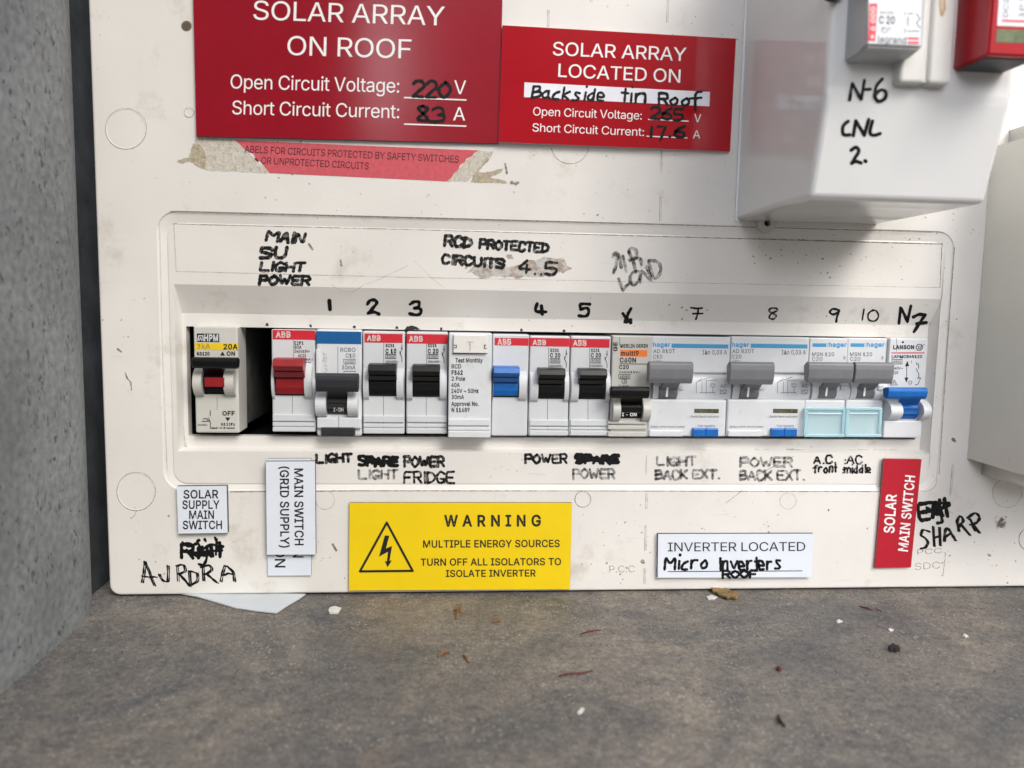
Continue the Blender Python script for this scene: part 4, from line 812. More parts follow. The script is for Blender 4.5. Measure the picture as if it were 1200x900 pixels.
# torn circuit label
t = thing('torn_label', 'torn faded red paper label with ragged pale ends under the largest red sign', 'label', tuple(Y0(400, 205)))
bm = NB(); pk = [(275.5, 164.2), (420, 170.6), (561, 176.2)] + [(556, 179), (553, 183), (547, 185.5), (544.5, 190), (539, 193.5), (537, 199), (532, 203), (529.5, 208)] + [(523.5, 212.6), (420, 207.5), (316.5, 202.8)] + [(313, 199), (306, 190), (300, 186), (297, 180), (288, 176), (281, 169)]
slab(bm, pk, Y0, .00012); obj('paper_face', bm, PINK, t)
bm = NB()
slab(bm, ragged([(228, 163.5), (250, 162.2), (276, 164), (288, 176), (300, 187), (317, 203), (262, 200.5), (241, 200), (233, 195), (224, 190), (224, 178), (229, 172)], .8, 3, 9), Y0, .00007, 0)
slab(bm, ragged([(227, 168), (236, 170), (242, 186), (240, 198), (231, 194), (222, 189), (214, 191.5), (207, 188.5), (214, 185.6), (221, 185), (223, 178)], .8, 2.5, 3), Y0.up(.00003), .00008, 1)
obj('paper_residue', bm, [RESIDUE, GUM], t)
bm = NB()
slab(bm, ragged([(560, 176.3), (579, 177.6), (573, 187), (563, 197), (556, 205), (548, 213), (524, 212.8), (535, 200), (548, 186)], .7, 2.5, 6), Y0, .00007, 0)
slab(bm, ragged([(571, 184), (573, 188), (561, 201), (566, 203), (590, 197.5), (588, 201.5), (574, 208), (592, 211.5), (594, 214.6), (552, 213.6), (556, 203)], .7, 2.5, 7), Y0.up(.00003), .00008, 1)
obj('paper_residue', bm, [RESIDUE, GUM], t)
bm = NB(); lp = Y0.up(.00012)
txt(bm, "ABELS FOR CIRCUITS PROTECTED BY SAFETY SWITCHES", (286.5, 178.4), (537.5, 190.6), 8.0, lp); txt(bm, "OR UNPROTECTED CIRCUITS", (306, 191.6), (432, 198.4), 7.8, lp); ribbon(bm, [(299.5, 186), (302, 188.5)], 1.6, lp)
obj('lettering', bm, mat('label_dark_ink', (.08, .012, .02), .6, .1, 400), t)
# white labels
t, p = sign('engraved_label', 'small square white label reading solar supply main switch', 'label', [(207, 570.2), (265.3, 569.6), (266.6, 624.4), (209, 625.3)], .0024, SIGN_WHITE, SIGN_EDGE)
bm = NB()
for s_, a, b, y_ in (("SOLAR", 215, 256, 584), ("SUPPLY", 213.7, 257.4, 596.2), ("MAIN", 221.7, 250.8, 608), ("SWITCH", 214.2, 260.2, 620)): txt(bm, s_, (a, y_), (b, y_ - .2), 9.5, p, 0, .020)
obj('lettering', bm, INK, t)
t, p = sign('engraved_label', 'white label mostly hidden under the upright main switch grid supply label', 'label', [(312.6, 537.6), (365, 537.4), (364.7, 674.4), (313.8, 674.6)], .0010, SIGN_WHITE, SIGN_EDGE)
bm = NB(); txt(bm, "(EXPORT) ON", (322, 560), (322.3, 665), 12, p, 0, .012); txt(bm, "SWITCH MAIN", (343, 555), (343.4, 653.5), 12, p, 0, .012); obj('lettering', bm, INK, t)
t, p = sign('engraved_label', 'upright white label reading main switch grid supply with text turned sideways', 'label', [(311.6, 541), (369, 540.8), (369.8, 649.8), (312.8, 650)], .0022, SIGN_WHITE, SIGN_EDGE, lift=.0010)
bm = NB(); txt(bm, "MAIN SWITCH", (345, 549), (345.6, 639), 10, p, 0, .020); txt(bm, "(GRID SUPPLY)", (328.2, 546.6), (328.8, 641.8), 10, p, 0, .020); obj('lettering', bm, INK, t)
# yellow
t, p = sign('warning_sign', 'yellow warning sign with black lightning triangle below the breaker slot', 'sign', [(409.6, 589.2), (670.2, 589.3), (668, 690.4), (408.8, 692)], .0012, SIGN_YEL, SIGN_EDGE)
bm = NB()
txt(bm, "W A R N I N G", (520.5, 616.6), (634, 616.4), 12.6, p, 0, .034); txt(bm, "MULTIPLE ENERGY SOURCES", (495.8, 641.6), (656, 640.9), 8.2, p, 0, .022)
txt(bm, "TURN OFF ALL ISOLATORS TO", (493, 662.8), (657.5, 662.1), 8.0, p, 0, .022); txt(bm, "ISOLATE INVERTER", (522.5, 676), (628, 675.4), 7.8, p, 0, .022)
obj('lettering', bm, INK, t)
bm = NB(); T3 = [(453.2, 612.5), (421.8, 669.6), (483.6, 669)]
for i in range(3): ribbon(bm, [T3[i], T3[(i + 1) % 3]], 2.3, p)
slab(bm, [(400 + x / 4, 510 + y / 4) for x, y in ((204, 470), (225, 471), (209, 531), (238, 519), (226, 588), (237, 587), (217, 618), (204, 590), (214, 592), (219, 546), (177, 569))], p.up(.0001), .00003)
obj('hazard_symbol', bm, INK, t)
for nm, P in (('mounting_dot', (0, 0)),): pass
# inverter
t, p = sign('engraved_label', 'long white label reading inverter located with handwriting under it', 'label', [(771.4, 626), (953.8, 625.6), (951, 676.4), (770.8, 677)], .0020, SIGN_WHITE, SIGN_EDGE)
bm = NB(); txt(bm, "INVERTER LOCATED", (782.6, 646.2), (943.7, 645.6), 10.4, p, 0, .002); ribbon(bm, [(783, 669.8), (940, 669)], .8, p); obj('lettering', bm, INK, t)
bm = NB(); hand(bm, "Micro", (779, 667.5), (830, 666), 14, 2.7, p, seed=71, jit=.16, slant=.1); hand(bm, "Inverters", (843, 668), (916, 666.5), 14, 2.5, p, seed=72, jit=.16); hand(bm, "ROOF", (847, 677), (887, 676.6), 8.2, 2.5, p, seed=73, jit=.14)
obj('handwriting', bm, PEN, t)
# red upright
t, p = sign('red_sign', 'narrow upright red sign reading solar main switch, slightly tilted', 'sign', [(1036.7, 537.8), (1080, 538.4), (1067.5, 665), (1025.5, 665.6)], .0016, SIGN_REDM, mat('sign_red_core', (.30, .10, .10), .5))
bm = NB(); txt(bm, "SOLAR", (1047.6, 625), (1050.6, 579.5), 11.8, p, 0, .025); txt(bm, "MAIN SWITCH", (1063.6, 646.4), (1072.2, 557.8), 11, p, 0, .025); obj('lettering', bm, INKW, t)

# ------------------------------------------------------------------ the row of breakers
GRP = 'breakers in the slot of the panel'
def device(label, l, t, r, b, yf, m, depth=.040, bev=.0006, name='circuit_breaker', cat='circuit breaker'):
    x0, x1, z0, z1 = ax(l, t, r, b, yf)
    d = thing(name, label, cat, ((x0 + x1) / 2, yf + depth, z0), GRP)
    bm = NB(); box(bm, x0, x1, yf, yf + depth, z0, z1, bev, 0)
    return d, bm
def bar_toggle(t, l, tp, r, b, yout, stem, yf, m, tilt=.0022, name='toggle', stem_m=None, mark=None, ridge=True):
    """wide bar on a narrow stem drum; bar px rect measured at yout, stem px rect at yf"""
    bm = NB(); x0, x1, z0, z1 = ax(l, tp, r, b, yout); h = z1 - z0
    prof = [(x0, yout + .0012, z1), (x0, yout + .0003, z1 - h * .10), (x0, yout, z1 - h * .34), (x0, yout + .0004, z0 + h * .25), (x0, yout + .0016, z0), (x0, yout + .0042, z0 + h * .12), (x0, yout + .0052, z1 - h * .2), (x0, yout + .0030, z1)]
    q = bmesh.new(); prism(q, prof, (x1 - x0, 0, 0)); bmesh.ops.recalc_face_normals(q, faces=q.faces)
    bmesh.ops.bevel(q, geom=q.edges[:], offset=.00025, segments=1, affect='EDGES'); merge(bm, q)
    sx0, sx1, sz0, sz1 = ax(*stem, yf)
    # neck joining bar and drum
    prism(bm, [(sx0 + .0004, yout + .0025, z0 + h * .55), (sx0 + .0004, yf - .0015, sz1), (sx0 + .0004, yf + .001, sz1 - .004), (sx0 + .0004, yout + .004, z0 + h * .05)], (sx1 - sx0 - .0008, 0, 0))
    arcprism(bm, sx0, sx1, sz0, sz1, yf + .0015, .0028)
    if ridge:
        for k in (.35, .62):
            zz = sz0 + (sz1 - sz0) * k; box(bm, sx0 + .0002, sx1 - .0002, yf - .0023, yf, zz, zz + .0005, .0001)
    return obj(name, bm, m, t)
def abb_toggle(t, l, tp, r, b, yf, m):
    x0, x1, z0, z1 = ax(l, tp, r, b, yf - .003); h = z1 - z0
    pf = [(0, .002), (.0, -.0012), (.18, -.0022), (.40, -.0024), (.46, -.0020), (.48, -.0038), (.62, -.0056), (.66, -.0052), (.68, -.0068), (.80, -.0082), (.97, -.0074), (1.0, -.0058), (1.0, .002)]
    bm = NB(); q = bmesh.new(); prism(q, [(x0, yf + y, z0 + h * a) for a, y in pf], (x1 - x0, 0, 0)); bmesh.ops.recalc_face_normals(q, faces=q.faces)
    bmesh.ops.bevel(q, geom=[e for e in q.edges if e.calc_length() > .0002], offset=.00012, segments=1, affect='EDGES'); merge(bm, q)
    return obj('toggle', bm, m, t)
def cheeks(bm, spans, top, bot, yf, sag):
    for l, r in spans:
        x0, x1, z0, z1 = ax(l, top, r, bot, yf); arcprism(bm, x0, x1, z0, z1, yf + .0002, sag)
def steps(bm, l, r, ys, yf, gap=None):
    """moulded steps at the foot of a breaker: list of (top, bottom, how far proud)"""
    for t_, b_, pr in ys: pbox(bm, l, t_, r, b_, yf - pr, yf + .001, .00022)
def groove(bm, P, yf, w=.5): ribbon(bm, P, w, Y(yf), 0, 0)
def seams(t, lst, yf, m=None, name='seam_lines'):
    bm = NB()
    for P, w in lst: ribbon(bm, P, w, Y(yf), 0, 0)
    return obj(name, bm, m or GRIME_FAINT, t)
def symbol(bm, P0, yf, sc=1.0, mi=0):
    x, y = P0; p_ = Y(yf)
    for s_ in ([(0, 0), (0, 6)], [(-.8, 6.5), (-2.2, 11)], [(-2.6, 8), (0, 15), (0, 20)], [(-1, 4), (1, 4)]): ribbon(bm, [(x + a * sc, y + b * sc) for a, b in s_], .65 * sc, p_, mi)

def cell(p, o, s): return (o[0] + p[0] / s, o[1] + p[1] / s)
def A7(x, y): return (200 + x / 5.217, 370 + y / 5.217)
def A8(x, y): return (410 + x / 5.217, 370 + y / 5.217)
def A9(x, y): return (610 + x / 6, 370 + y / 6)
def A10(x, y): return (750 + x / 6, 370 + y / 6)
def A11(x, y): return (930 + x / 6, 370 + y / 6)
def rect(Af, l, t, r, b): return (*Af(l, t), *Af(r, b))
def line(bm, Af, s, l, base, r, cap, yf, k, mi=0, bold=0.0, base2=None): txt(bm, s, Af(l, base), Af(r, base if base2 is None else base2), cap / k, Y(yf), mi, bold + .022)

# 1 old cream main switch
yf = .0015
d, bm = device('old cream breaker with yellow stripe and wide black bar toggle, alone at left', *rect(A7, 146, 65, 414, 716), yf, BODY_CREAM, .013)
cheeks(bm, [(A7(152, 0)[0], A7(205, 0)[0]), (A7(338, 0)[0], A7(400, 0)[0])], A7(0, 318)[1], A7(0, 494)[1], yf, .0042)
obj('body', bm, BODY_CREAM, d)
z = ax(*rect(A7, 146, 75, 408, 700), yf); bm = NB(); box(bm, z[0] + .0004, z[1] - .0006, yf + .0128, yf + .060, z[2], z[3] - .001, .0005); obj('rear_body', bm, mat('shade_painted_body', (.10, .10, .10), .7, .3, 120, .2), d)  # rear part coloured dark to paint in the shade deep inside the slot
bm = NB(); quad(bm, *rect(A7, 205, 325, 338, 480), yf); obj('toggle_well', bm, BLACK, d)
tg = bar_toggle(d, *rect(A7, 126, 256, 403, 326), yf - .0085, rect(A7, 207, 335, 336, 478), yf - .0006, BLACK)
bm = NB(); z = ax(*rect(A7, 210, 378, 330, 434), yf - .0038); box(bm, z[0], z[1], yf - .0046, yf - .001, z[2], z[3], .0002); obj('red_flag', bm, REDT, d)
bm = NB(); quad(bm, *rect(A7, 147, 166, 413, 209), yf); obj('colour_band', bm, BAND_YEL, d)
bm = NB(); quad(bm, *rect(A7, 161, 109, 297, 161), yf, 1)
line(bm, A7, "HPM", 205, 154, 290, 38, yf, 5.217, 2, .02); ribbon(bm, [A7(166, 152), A7(172, 122), A7(196, 122), A7(200, 152)], 1.0, Y(yf), 2); ribbon(bm, [A7(176, 150), A7(183, 132), A7(190, 150)], 1.0, Y(yf), 2)
line(bm, A7, "3kA", 160, 201, 242, 30, yf, 5.217, 3); line(bm, A7, "20A", 322, 205, 410, 31, yf, 5.217, 1, .02); line(bm, A7, "N3120", 160, 242, 238, 20, yf, 5.217, 1, .03); line(bm, A7, "ON", 342, 243, 394, 24, yf, 5.217, 1, .02)
slab(bm, [A7(303, 243), A7(332, 243), A7(317.5, 218)], Y(yf), .0001, 1); line(bm, A7, "OFF", 316, 609, 392, 25, yf, 5.217, 1, .02); slab(bm, [A7(334, 622), A7(365, 622), A7(349.5, 646)], Y(yf), .0001, 1)
line(bm, A7, "N1337s", 308, 672, 392, 17, yf, 5.217, 1); line(bm, A7, "Made in Belgium", 250, 691, 390, 10, yf, 5.217, 1, .03); line(bm, A7, "240/415~", 166, 672, 228, 10, yf, 5.217, 1)
for P in ([(242, 580), (242, 612)], [(200, 630), (222, 628), (230, 645)], [(192, 645), (238, 645)], [(232, 625), (243, 655), (243, 690)]): ribbon(bm, [A7(*q) for q in P], .7, Y(yf), 1)
ribbon(bm, [A7(284, 498), A7(284, 575)], .5, Y(yf), 3)
obj('lettering', bm, [BODY_CREAM, INK, BODY_WHITE, INKTAN], d)

# 2 red main isolator
def abb(label, Af, k, l, t, r, b, red, name_at, tog, toggle_m, texts, yf=.002, cx=None, sym=None, steps_y=(612, 652, 660, 682, 690, 720), bandm=BAND_RED, extra=None, body=BODY):
    d, bm = device(label, *rect(Af, l, t, r, b), yf, body)
    if steps_y:
        s0, s1, s2, s3, s4, s5 = steps_y
        for a_, b_, pr in ((s0, s1, .0009), (s2, s3, .0006), (s4, s5, .0012)): pbox(bm, *rect(Af, l + 4, a_, r - 4, b_), yf - pr, yf + .002, .00025)
    tl, tt, tr, tb = tog
    cheeks(bm, [(Af(l + 5, 0)[0], Af(tl - 1, 0)[0]), (Af(tr + 1, 0)[0], Af(min(r - 4, tr + 46), 0)[0])], Af(0, tt + 30)[1], Af(0, tb + 30)[1], yf, .0030)
    obj('body', bm, body, d)
    bm = NB(); quad(bm, *rect(Af, tl - 2, tt + 6, tr + 2, tb + 6), yf); obj('toggle_well', bm, BLACK_IN, d)
    abb_toggle(d, *Af(tl, tt), *Af(tr, tb), yf, toggle_m)
    bm = NB(); quad(bm, *rect(Af, *red), yf); obj('colour_band', bm, bandm, d)
    bm = NB()
    if name_at: a, base, c, cap = name_at; line(bm, Af, "ABB", a, base, c, cap, yf, k, 1, .03)
    for tx in texts:
        s_, a, base, c, cap = tx[:5]; bo = tx[5] if len(tx) > 5 else 0
        if s_[0] == '[': x0_, x1_ = a, c; ribbon(bm, [Af(a, base), Af(c, base), Af(c, base - cap), Af(a, base - cap), Af(a, base)], .6, Y(yf), 0); s_ = s_[1:]; a += 5; c -= 5; base -= cap * .2; cap *= .6
        line(bm, Af, s_, a, base, c, cap, yf, k, 0, bo)
    if cx:
        for (x_, ya, yb) in cx: ribbon(bm, [Af(x_, ya), Af(x_, yb)], .55, Y(yf), 2)
    if sym: symbol(bm, Af(*sym), yf, 1.0)
    obj('lettering', bm, [INK, INKP, INKG], d)
    return d
abb('breaker with the only red toggle, below the main switch handwriting', A7, 5.217, 619, 85, 885, 710, (624, 88, 884, 146), (642, 132, 733, 34), (640, 258, 822, 482), REDT,
    [("E271", 757, 177, 812, 20), ("80A", 757, 202, 800, 20), ("240/415V~", 757, 226, 852, 17), ("AC23", 778, 252, 826, 17), ("947-3", 828, 274, 868, 12), ("458", 828, 294, 858, 12), ("I", 627, 394, 634, 22), ("O", 626, 478, 650, 20)], cx=[(752, 150, 256), (744, 490, 598)], steps_y=(605, 645, 652, 676, 684, 708))
# 3 blue-band RCBO
yf = .0012
d, bm = device('white breaker with broad blue band and wide charcoal bar toggle', *rect(A7, 891, 84, 1168, 736), yf, BODY_WHITE, bev=.0009)
cheeks(bm, [(A7(894, 0)[0], A7(958, 0)[0]), (A7(1088, 0)[0], A7(1150, 0)[0])], A7(0, 455)[1], A7(0, 622)[1], yf, .0046)
pbox(bm, *rect(A7, 893, 622, 1165, 690), yf - .0016, yf + .002, .0006); pbox(bm, *rect(A7, 888, 205, 905, 360), yf - .0012, yf + .001, .0003)
obj('body', bm, BODY_WHITE, d)
bar_toggle(d, *rect(A7, 884, 354, 1145, 470), yf - .0090, rect(A7, 960, 478, 1087, 612), yf - .0006, CHARCOAL)
bm = NB(); pbox(bm, *rect(A7, 920, 682, 1126, 737), yf - .0020, yf + .003, .0005); obj('test_button', bm, CHARCOAL, d)
bm = NB(); quad(bm, *rect(A7, 891, 96, 1165, 172), yf); obj('colour_band', bm, BAND_BLUE, d)
bm = NB()
for s_, a, base, c in (("RCBO", 1037, 220, 1130), ("C10", 1070, 255, 1128), ("30mA", 1046, 327, 1130)): line(bm, A7, s_, a, base, c, 24, yf, 5.217, 0)
for bx, s_ in (((1058, 266, 1130, 294), "6000"), ((1060, 340, 1130, 356), "")):
    l_, t_, r_, b_ = bx; ribbon(bm, [A7(l_, t_), A7(r_, t_), A7(r_, b_), A7(l_, b_), A7(l_, t_)], .7, Y(yf), 0)
    if s_: line(bm, A7, s_, l_ + 6, b_ - 5, r_ - 6, 17, yf, 5.217, 0, .02)
ribbon(bm, [A7(1022, 188), A7(1022, 352)], .55, Y(yf), 1); hand(bm, "volter", A7(960, 340), A7(950, 215), 5, .7, Y(yf), mi=3, seed=3)
line(bm, A7, "I-ON", 996, 585, 1056, 22, yf - .0042, 5.217, 2); ribbon(bm, [A7(1028, 616), A7(1028, 680)], .5, Y(yf - .0017), 1)
obj('lettering', bm, [INKG, INKG, INKP, ENGR], d)
# 4, 5
tx = lambda x, s2: [("S231", x, 191, x + 54, 19, .02), (s2, x, 229, x + 66, 26, .03), ("[3000", x, 262, x + 64, 26), ("230/400V~", x, 287, x + 80, 13, .01)]
abb('first black toggle breaker right of the blue banded one, marked C 10', A8, 5.217, 80, 95, 335, 723, (90, 110, 322, 165), (104, 152, 188, 32), (119, 292, 287, 485), BLACK, tx(218, "C 10"), cx=[(207, 168, 290), (206, 490, 720)], sym=(318, 178))
abb('black toggle breaker marked C 20, left of the test monthly device', A8, 5.217, 345, 98, 597, 723, (347, 113, 597, 171), (360, 157, 446, 32), (385, 297, 550, 490), BLACK, tx(476, "C 20"), cx=[(468, 174, 296), (467, 492, 722)], sym=(576, 186))
# 6 RCD test face
yf = -.0022
d, bm = device('white device with printed test monthly text and a square button on top', *rect(A8, 602, 106, 866, 746), yf, BODY_WHITE, .044, .0006, 'residual_current_device', 'safety switch')
for a_, b_, pr in ((632, 672, .0009), (680, 700, .0005), (708, 744, .0012)): pbox(bm, *rect(A8, 606 - 4, a_, 856, b_), yf - pr, yf + .002, .00025)
obj('body', bm, BODY_WHITE, d)
bm = NB(); pbox(bm, *rect(A8, 633, 118, 838, 229), yf - .0014, yf + .001, .0003); bt = obj('test_button', bm, WHITEK, d)
bm = NB()
for i, (s_, a, base, c, bo) in enumerate((("Test Monthly", 645, 285, 812, .008), ("RCD", 622, 322, 680, .005), ("F362", 622, 360, 690, .03), ("2 Pole", 622, 397, 705, .005), ("40A", 620, 436, 672, .005), ("240V ~ 50Hz", 620, 472, 787, .005), ("30mA", 622, 509, 698, .005), ("Approval No.", 620, 551, 788, .012), ("N 11689", 622, 588, 732, .012))):
    line(bm, A8, s_, a, base, c, 25, yf, 5.217, 0, bo)
ribbon(bm, [A8(632, 231), A8(838, 231)], .8, Y(yf), 0); ribbon(bm, [A8(637, 180), A8(652, 180), A8(652, 195), A8(637, 196)], .7, Y(yf - .0014), 0); ribbon(bm, [A8(833, 180), A8(822, 180), A8(822, 200), A8(836, 200)], .7, Y(yf - .0014), 0)
ribbon(bm, [A8(715, 160), A8(755, 160)], .7, Y(yf - .0014), 1); ribbon(bm, [A8(735, 160), A8(735, 212)], 1.4, Y(yf - .0014), 1)
obj('lettering', bm, [INK, ENGR], d)
# 7 blue
abb('breaker with a square bright blue toggle and no step at its foot', A8, 5.217, 869, 113, 1090, 735, (885, 136, 1092, 182), (902, 176, 986, 34), (876, 308, 1032, 492), BLUET, [], steps_y=None)
# 8, 9
tx9 = lambda x: [("S231", x, 254, x + 62, 22, .02), ("C 20", x, 292, x + 72, 28, .03), ("[3000", x, 332, x + 70, 30), ("230/400V~", x - 6, 360, x + 88, 15, .01)]
st9 = (733, 775, 785, 800, 808, 842)
abb('black toggle breaker just right of the blue toggle one', A9, 6, 60, 142, 340, 845, (62, 157, 344, 216), (84, 205, 180, 34), (122, 367, 304, 578), BLACK, tx9(208), cx=[(198, 222, 362), (190, 585, 840)], sym=(322, 242), steps_y=st9)
abb('black toggle breaker left of the grey one with an orange stripe', A9, 6, 347, 144, 628, 845, (349, 163, 626, 224), (368, 210, 464, 36), (405, 370, 593, 580), BLACK, tx9(494), cx=[(485, 228, 366), (474, 585, 842)], sym=(608, 246), steps_y=st9)
# 10 grey with orange stripe
yf = .0008
d, bm = device('grey breaker with orange stripe and black bar toggle set low', *rect(A9, 637, 140, 917, 850), yf, BODY_STONE)
cheeks(bm, [(A9(640, 0)[0], A9(692, 0)[0]), (A9(848, 0)[0], A9(902, 0)[0])], A9(0, 575)[1], A9(0, 748)[1], yf, .0046)
for a_, b_, pr in ((742, 762, .0012), (772, 800, .0010), (818, 850, .0016)): pbox(bm, *rect(A9, 615, a_, 885, b_), yf - pr, yf + .002, .00025)
obj('body', bm, BODY_STONE, d)
bar_toggle(d, *rect(A9, 640, 501, 910, 585), yf - .0088, rect(A9, 692, 592, 848, 730), yf - .0006, BLACK)
bm = NB(); quad(bm, *rect(A9, 701, 240, 890, 287), yf); obj('colour_band', bm, BAND_ORG, d)
bm = NB()
for s_, a, base, c, cap, bo in (("MERLIN GERIN", 702, 224, 895, 24, .012), ("multi9", 704, 279, 832, 30, .02), ("C60N", 697, 328, 812, 32, .02), ("C20", 693, 374, 762, 26, .02), ("240/415V~", 693, 404, 840, 16, 0), ("6000", 697, 437, 766, 16, .01), ("3", 724, 468, 738, 18, 0), ("E 404", 692, 497, 762, 12, 0)): line(bm, A9, s_, a, base, c, cap, yf, 6, 0, bo)
for l_, t_, r_, b_ in ((690, 414, 772, 443), (714, 446, 746, 474)): ribbon(bm, [A9(l_, t_), A9(r_, t_), A9(r_, b_), A9(l_, b_), A9(l_, t_)], .55, Y(yf), 0)
ribbon(bm, [A9(697, 338), A9(887, 340)], .7, Y(yf), 0); ribbon(bm, [A9(698, 148), A9(698, 205)], .5, Y(yf), 0)
txt(bm, "GE", A9(680, 250), A9(680, 186), 4.2, Y(yf), 0, .05); line(bm, A9, "I - ON", 714, 706, 816, 22, yf - .0044, 6, 1)
obj('lettering', bm, [INK, INKW], d)

# 11, 12 wide grey-handled residual breakers
def wide(label, l, t, r, code, cur, handle, lowr, yf=.0022, dx=0):
    k = 6; A_ = A10
    d, bm = device(label, *rect(A_, l, t, r, 848), yf + .0016, BODY_WHITE, name='residual_current_breaker', cat='circuit breaker')
    pbox(bm, *rect(A_, l, t, r, 400), yf, yf + .01, .0004)
    cheeks(bm, [(A_(l + 4, 0)[0], A_(r - 4, 0)[0])], A_(0, 412)[1], A_(0, 598)[1], yf + .0016, .0022)
    pbox(bm, *rect(A_, handle[0] + 25, 492, handle[0] + 65, 505), yf - .0016, yf + .003, .0002); pbox(bm, *rect(A_, handle[0] + 205, 492, handle[0] + 245, 520), yf - .0016, yf + .003, .0002)
    obj('body', bm, BODY_WHITE, d)
    lo = lowr[0]
    bm = NB(); pbox(bm, *rect(A_, lo, 590, lowr[1], 850), yf - .0022, yf + .012, .0009, seg=3); pbox(bm, *rect(A_, lo + 8, 806, lo + 245, 850), yf - .0029, yf, .0004); obj('lower_cover', bm, BODY_WHITE, d)
    hl, ht, hr, hb = handle
    tg = bar_toggle(d, *rect(A_, hl, ht, hr, hb), yf - .0110, rect(A_, hl + 66, 483, hl + 192, 590), yf - .0004, GREY, ridge=False)
    bm = NB(); ribbon(bm, [A_(hl + 128, 508), A_(hl + 122, 565)], 1.9, Y(yf - .0036), 0); obj('on_mark', bm, INKW, d)
    bm = NB(); quad(bm, *rect(A_, l + 140, 199, r - 10, 228), yf); obj('colour_band', bm, BAND_CYAN, d)
    wx = lo + 323
    bm = NB(); quad(bm, *rect(A_, wx, 655, wx + 173, 685), yf - .0022); obj('indicator_window', bm, GLASSD, d)
    bm = NB(); pbox(bm, *rect(A_, wx - 10, 793, wx + 82, 851), yf - .0040, yf, .0004); pbox(bm, *rect(A_, wx + 83, 793, wx + 172, 851), yf - .0040, yf, .0004); obj('test_button', bm, BLUET, d)
    bm = NB(); line(bm, A_, "hager", l + 10, 218, l + 130, 30, yf, k, 1, .02)
    line(bm, A_, code, l + 10, 262, l + 165, 26, yf, k, 0); line(bm, A_, cur, l + 10, 300, l + 75, 26, yf, k, 0); line(bm, A_, "I\u0394n 0,03 A", l + 358, 272, r - 20, 30, yf, k, 0); line(bm, A_, "230~", l + 12, 322, l + 75, 12, yf, k, 0)
    yb = yf - .0024; line(bm, A_, "Earth fault indicator", wx - 22, 715, wx + 176, 14, yb, k, 0); line(bm, A_, "Test regularly", wx + 25, 780, wx + 148, 14, yb, k, 0); line(bm, A_, "Safety switch circuit breaker", lo + 18, 786, lo + 258, 13, yb, k, 0)
    ym = yf - .0008; x = hr + 20
    for P in ([(x, 545), (x, 470), (x + 40, 440)], [(x + 40, 545), (x + 40, 465)], [(x + 70, 550), (x + 70, 455), (x + 150, 452)], [(x + 100, 480), (x + 130, 480), (x + 130, 500), (x + 100, 500), (x + 100, 480)], [(x + 20, 540), (x + 130, 540), (x + 130, 555)], [(x + 10, 462), (x + 100, 432)], [(x + 116, 500), (x + 116, 540)]): ribbon(bm, [A_(*q) for q in P], .5, Y(ym), 0)
    line(bm, A_, "AC", x + 168, 505, x + 212, 22, ym, k, 0); ribbon(bm, [A_(x + 168, 522), A_(x + 212, 522), A_(x + 212, 548), A_(x + 168, 548), A_(x + 168, 522)], .5, Y(ym), 0); ribbon(bm, smooth_pts([A_(x + 174, 536), A_(x + 184, 528), A_(x + 196, 542), A_(x + 206, 534)], 4), .5, Y(ym), 0)
    obj('lettering', bm, [INKG, INKB], d)
wide('double width white breaker with grey handle, marked C10, beside the grey orange striped one', 82, 147, 632, "AD 810T", "C10", (66, 325, 376, 480), (58, 605))
wide('double width white breaker with grey handle, marked C20, left of the clear covers', 638, 149, 1187, "AD 820T", "C20", (636, 328, 948, 488), (612, 1160))
# 13, 14 with clear covers
def clearb(label, l, r, handle, cov, yf=.0022):
    A_ = A11; k = 6
    d, bm = device(label, *rect(A_, l, 157, r, 846), yf + .0010, BODY_WHITE)
    pbox(bm, *rect(A_, l, 157, r, 400), yf, yf + .01, .0004); pbox(bm, *rect(A_, cov[0] + 4, 594, cov[1], 650), yf - .0024, yf + .01, .0005)
    cheeks(bm, [(A_(l + 3, 0)[0], A_(r - 3, 0)[0])], A_(0, 455)[1], A_(0, 600)[1], yf + .0012, .0030)
    pbox(bm, *rect(A_, r - 42, 490, r - 5, 522), yf - .0026, yf + .002, .0002)
    obj('body', bm, BODY_WHITE, d)
    bar_toggle(d, *rect(A_, *handle), yf - .0110, rect(A_, l + 62, 484, l + 182, 590), yf - .0010, GREY, ridge=False)
    bm = NB(); ribbon(bm, [A_(l + 124, 510), A_(l + 118, 560)], 1.8, Y(yf - .0044), 0); obj('on_mark', bm, INKW, d)
    bm = NB(); quad(bm, *rect(A_, l + 22, 194, l + 118, 219), yf); obj('colour_band', bm, BAND_CYAN, d)
    bm = NB(); c0, c1 = cov; pbox(bm, *rect(A_, c0, 646, c1, 852), yf - .0040, yf - .0030, .0003); cv = obj('clear_cover', bm, CLEAR, d)
    bm = NB()
    for q in ((c0, 644, c1, 664), (c0, 832, c1, 854), (c0, 664, c0 + 24, 832), (c1 - 20, 664, c1, 832), (c0 + 26, 684, c1 - 22, 694)): pbox(bm, *rect(A_, *q), yf - .0052, yf - .0041, .0003)
    obj('cover_rim', bm, CLEAR_RIM, cv)
    bm = NB(); line(bm, A_, "hager", l + 136, 218, l + 262, 30, yf, k, 1, .02); ribbon(bm, [A_(l + 125, 196)], .9, Y(yf), 1); ribbon(bm, [A_(l + 125, 212)], .9, Y(yf), 1)
    line(bm, A_, "MSN 120", l + 18, 284, l + 175, 26, yf, k, 0); line(bm, A_, "C20", l + 18, 316, l + 92, 24, yf, k, 0); line(bm, A_, "3", l + 236, 306, l + 254, 20, yf, k, 0)
    obj('lettering', bm, [INKG, INKB], d)
clearb('white breaker with grey handle over the left of the two clear covers', 111, 377, (106, 329, 424, 478), (76, 362))
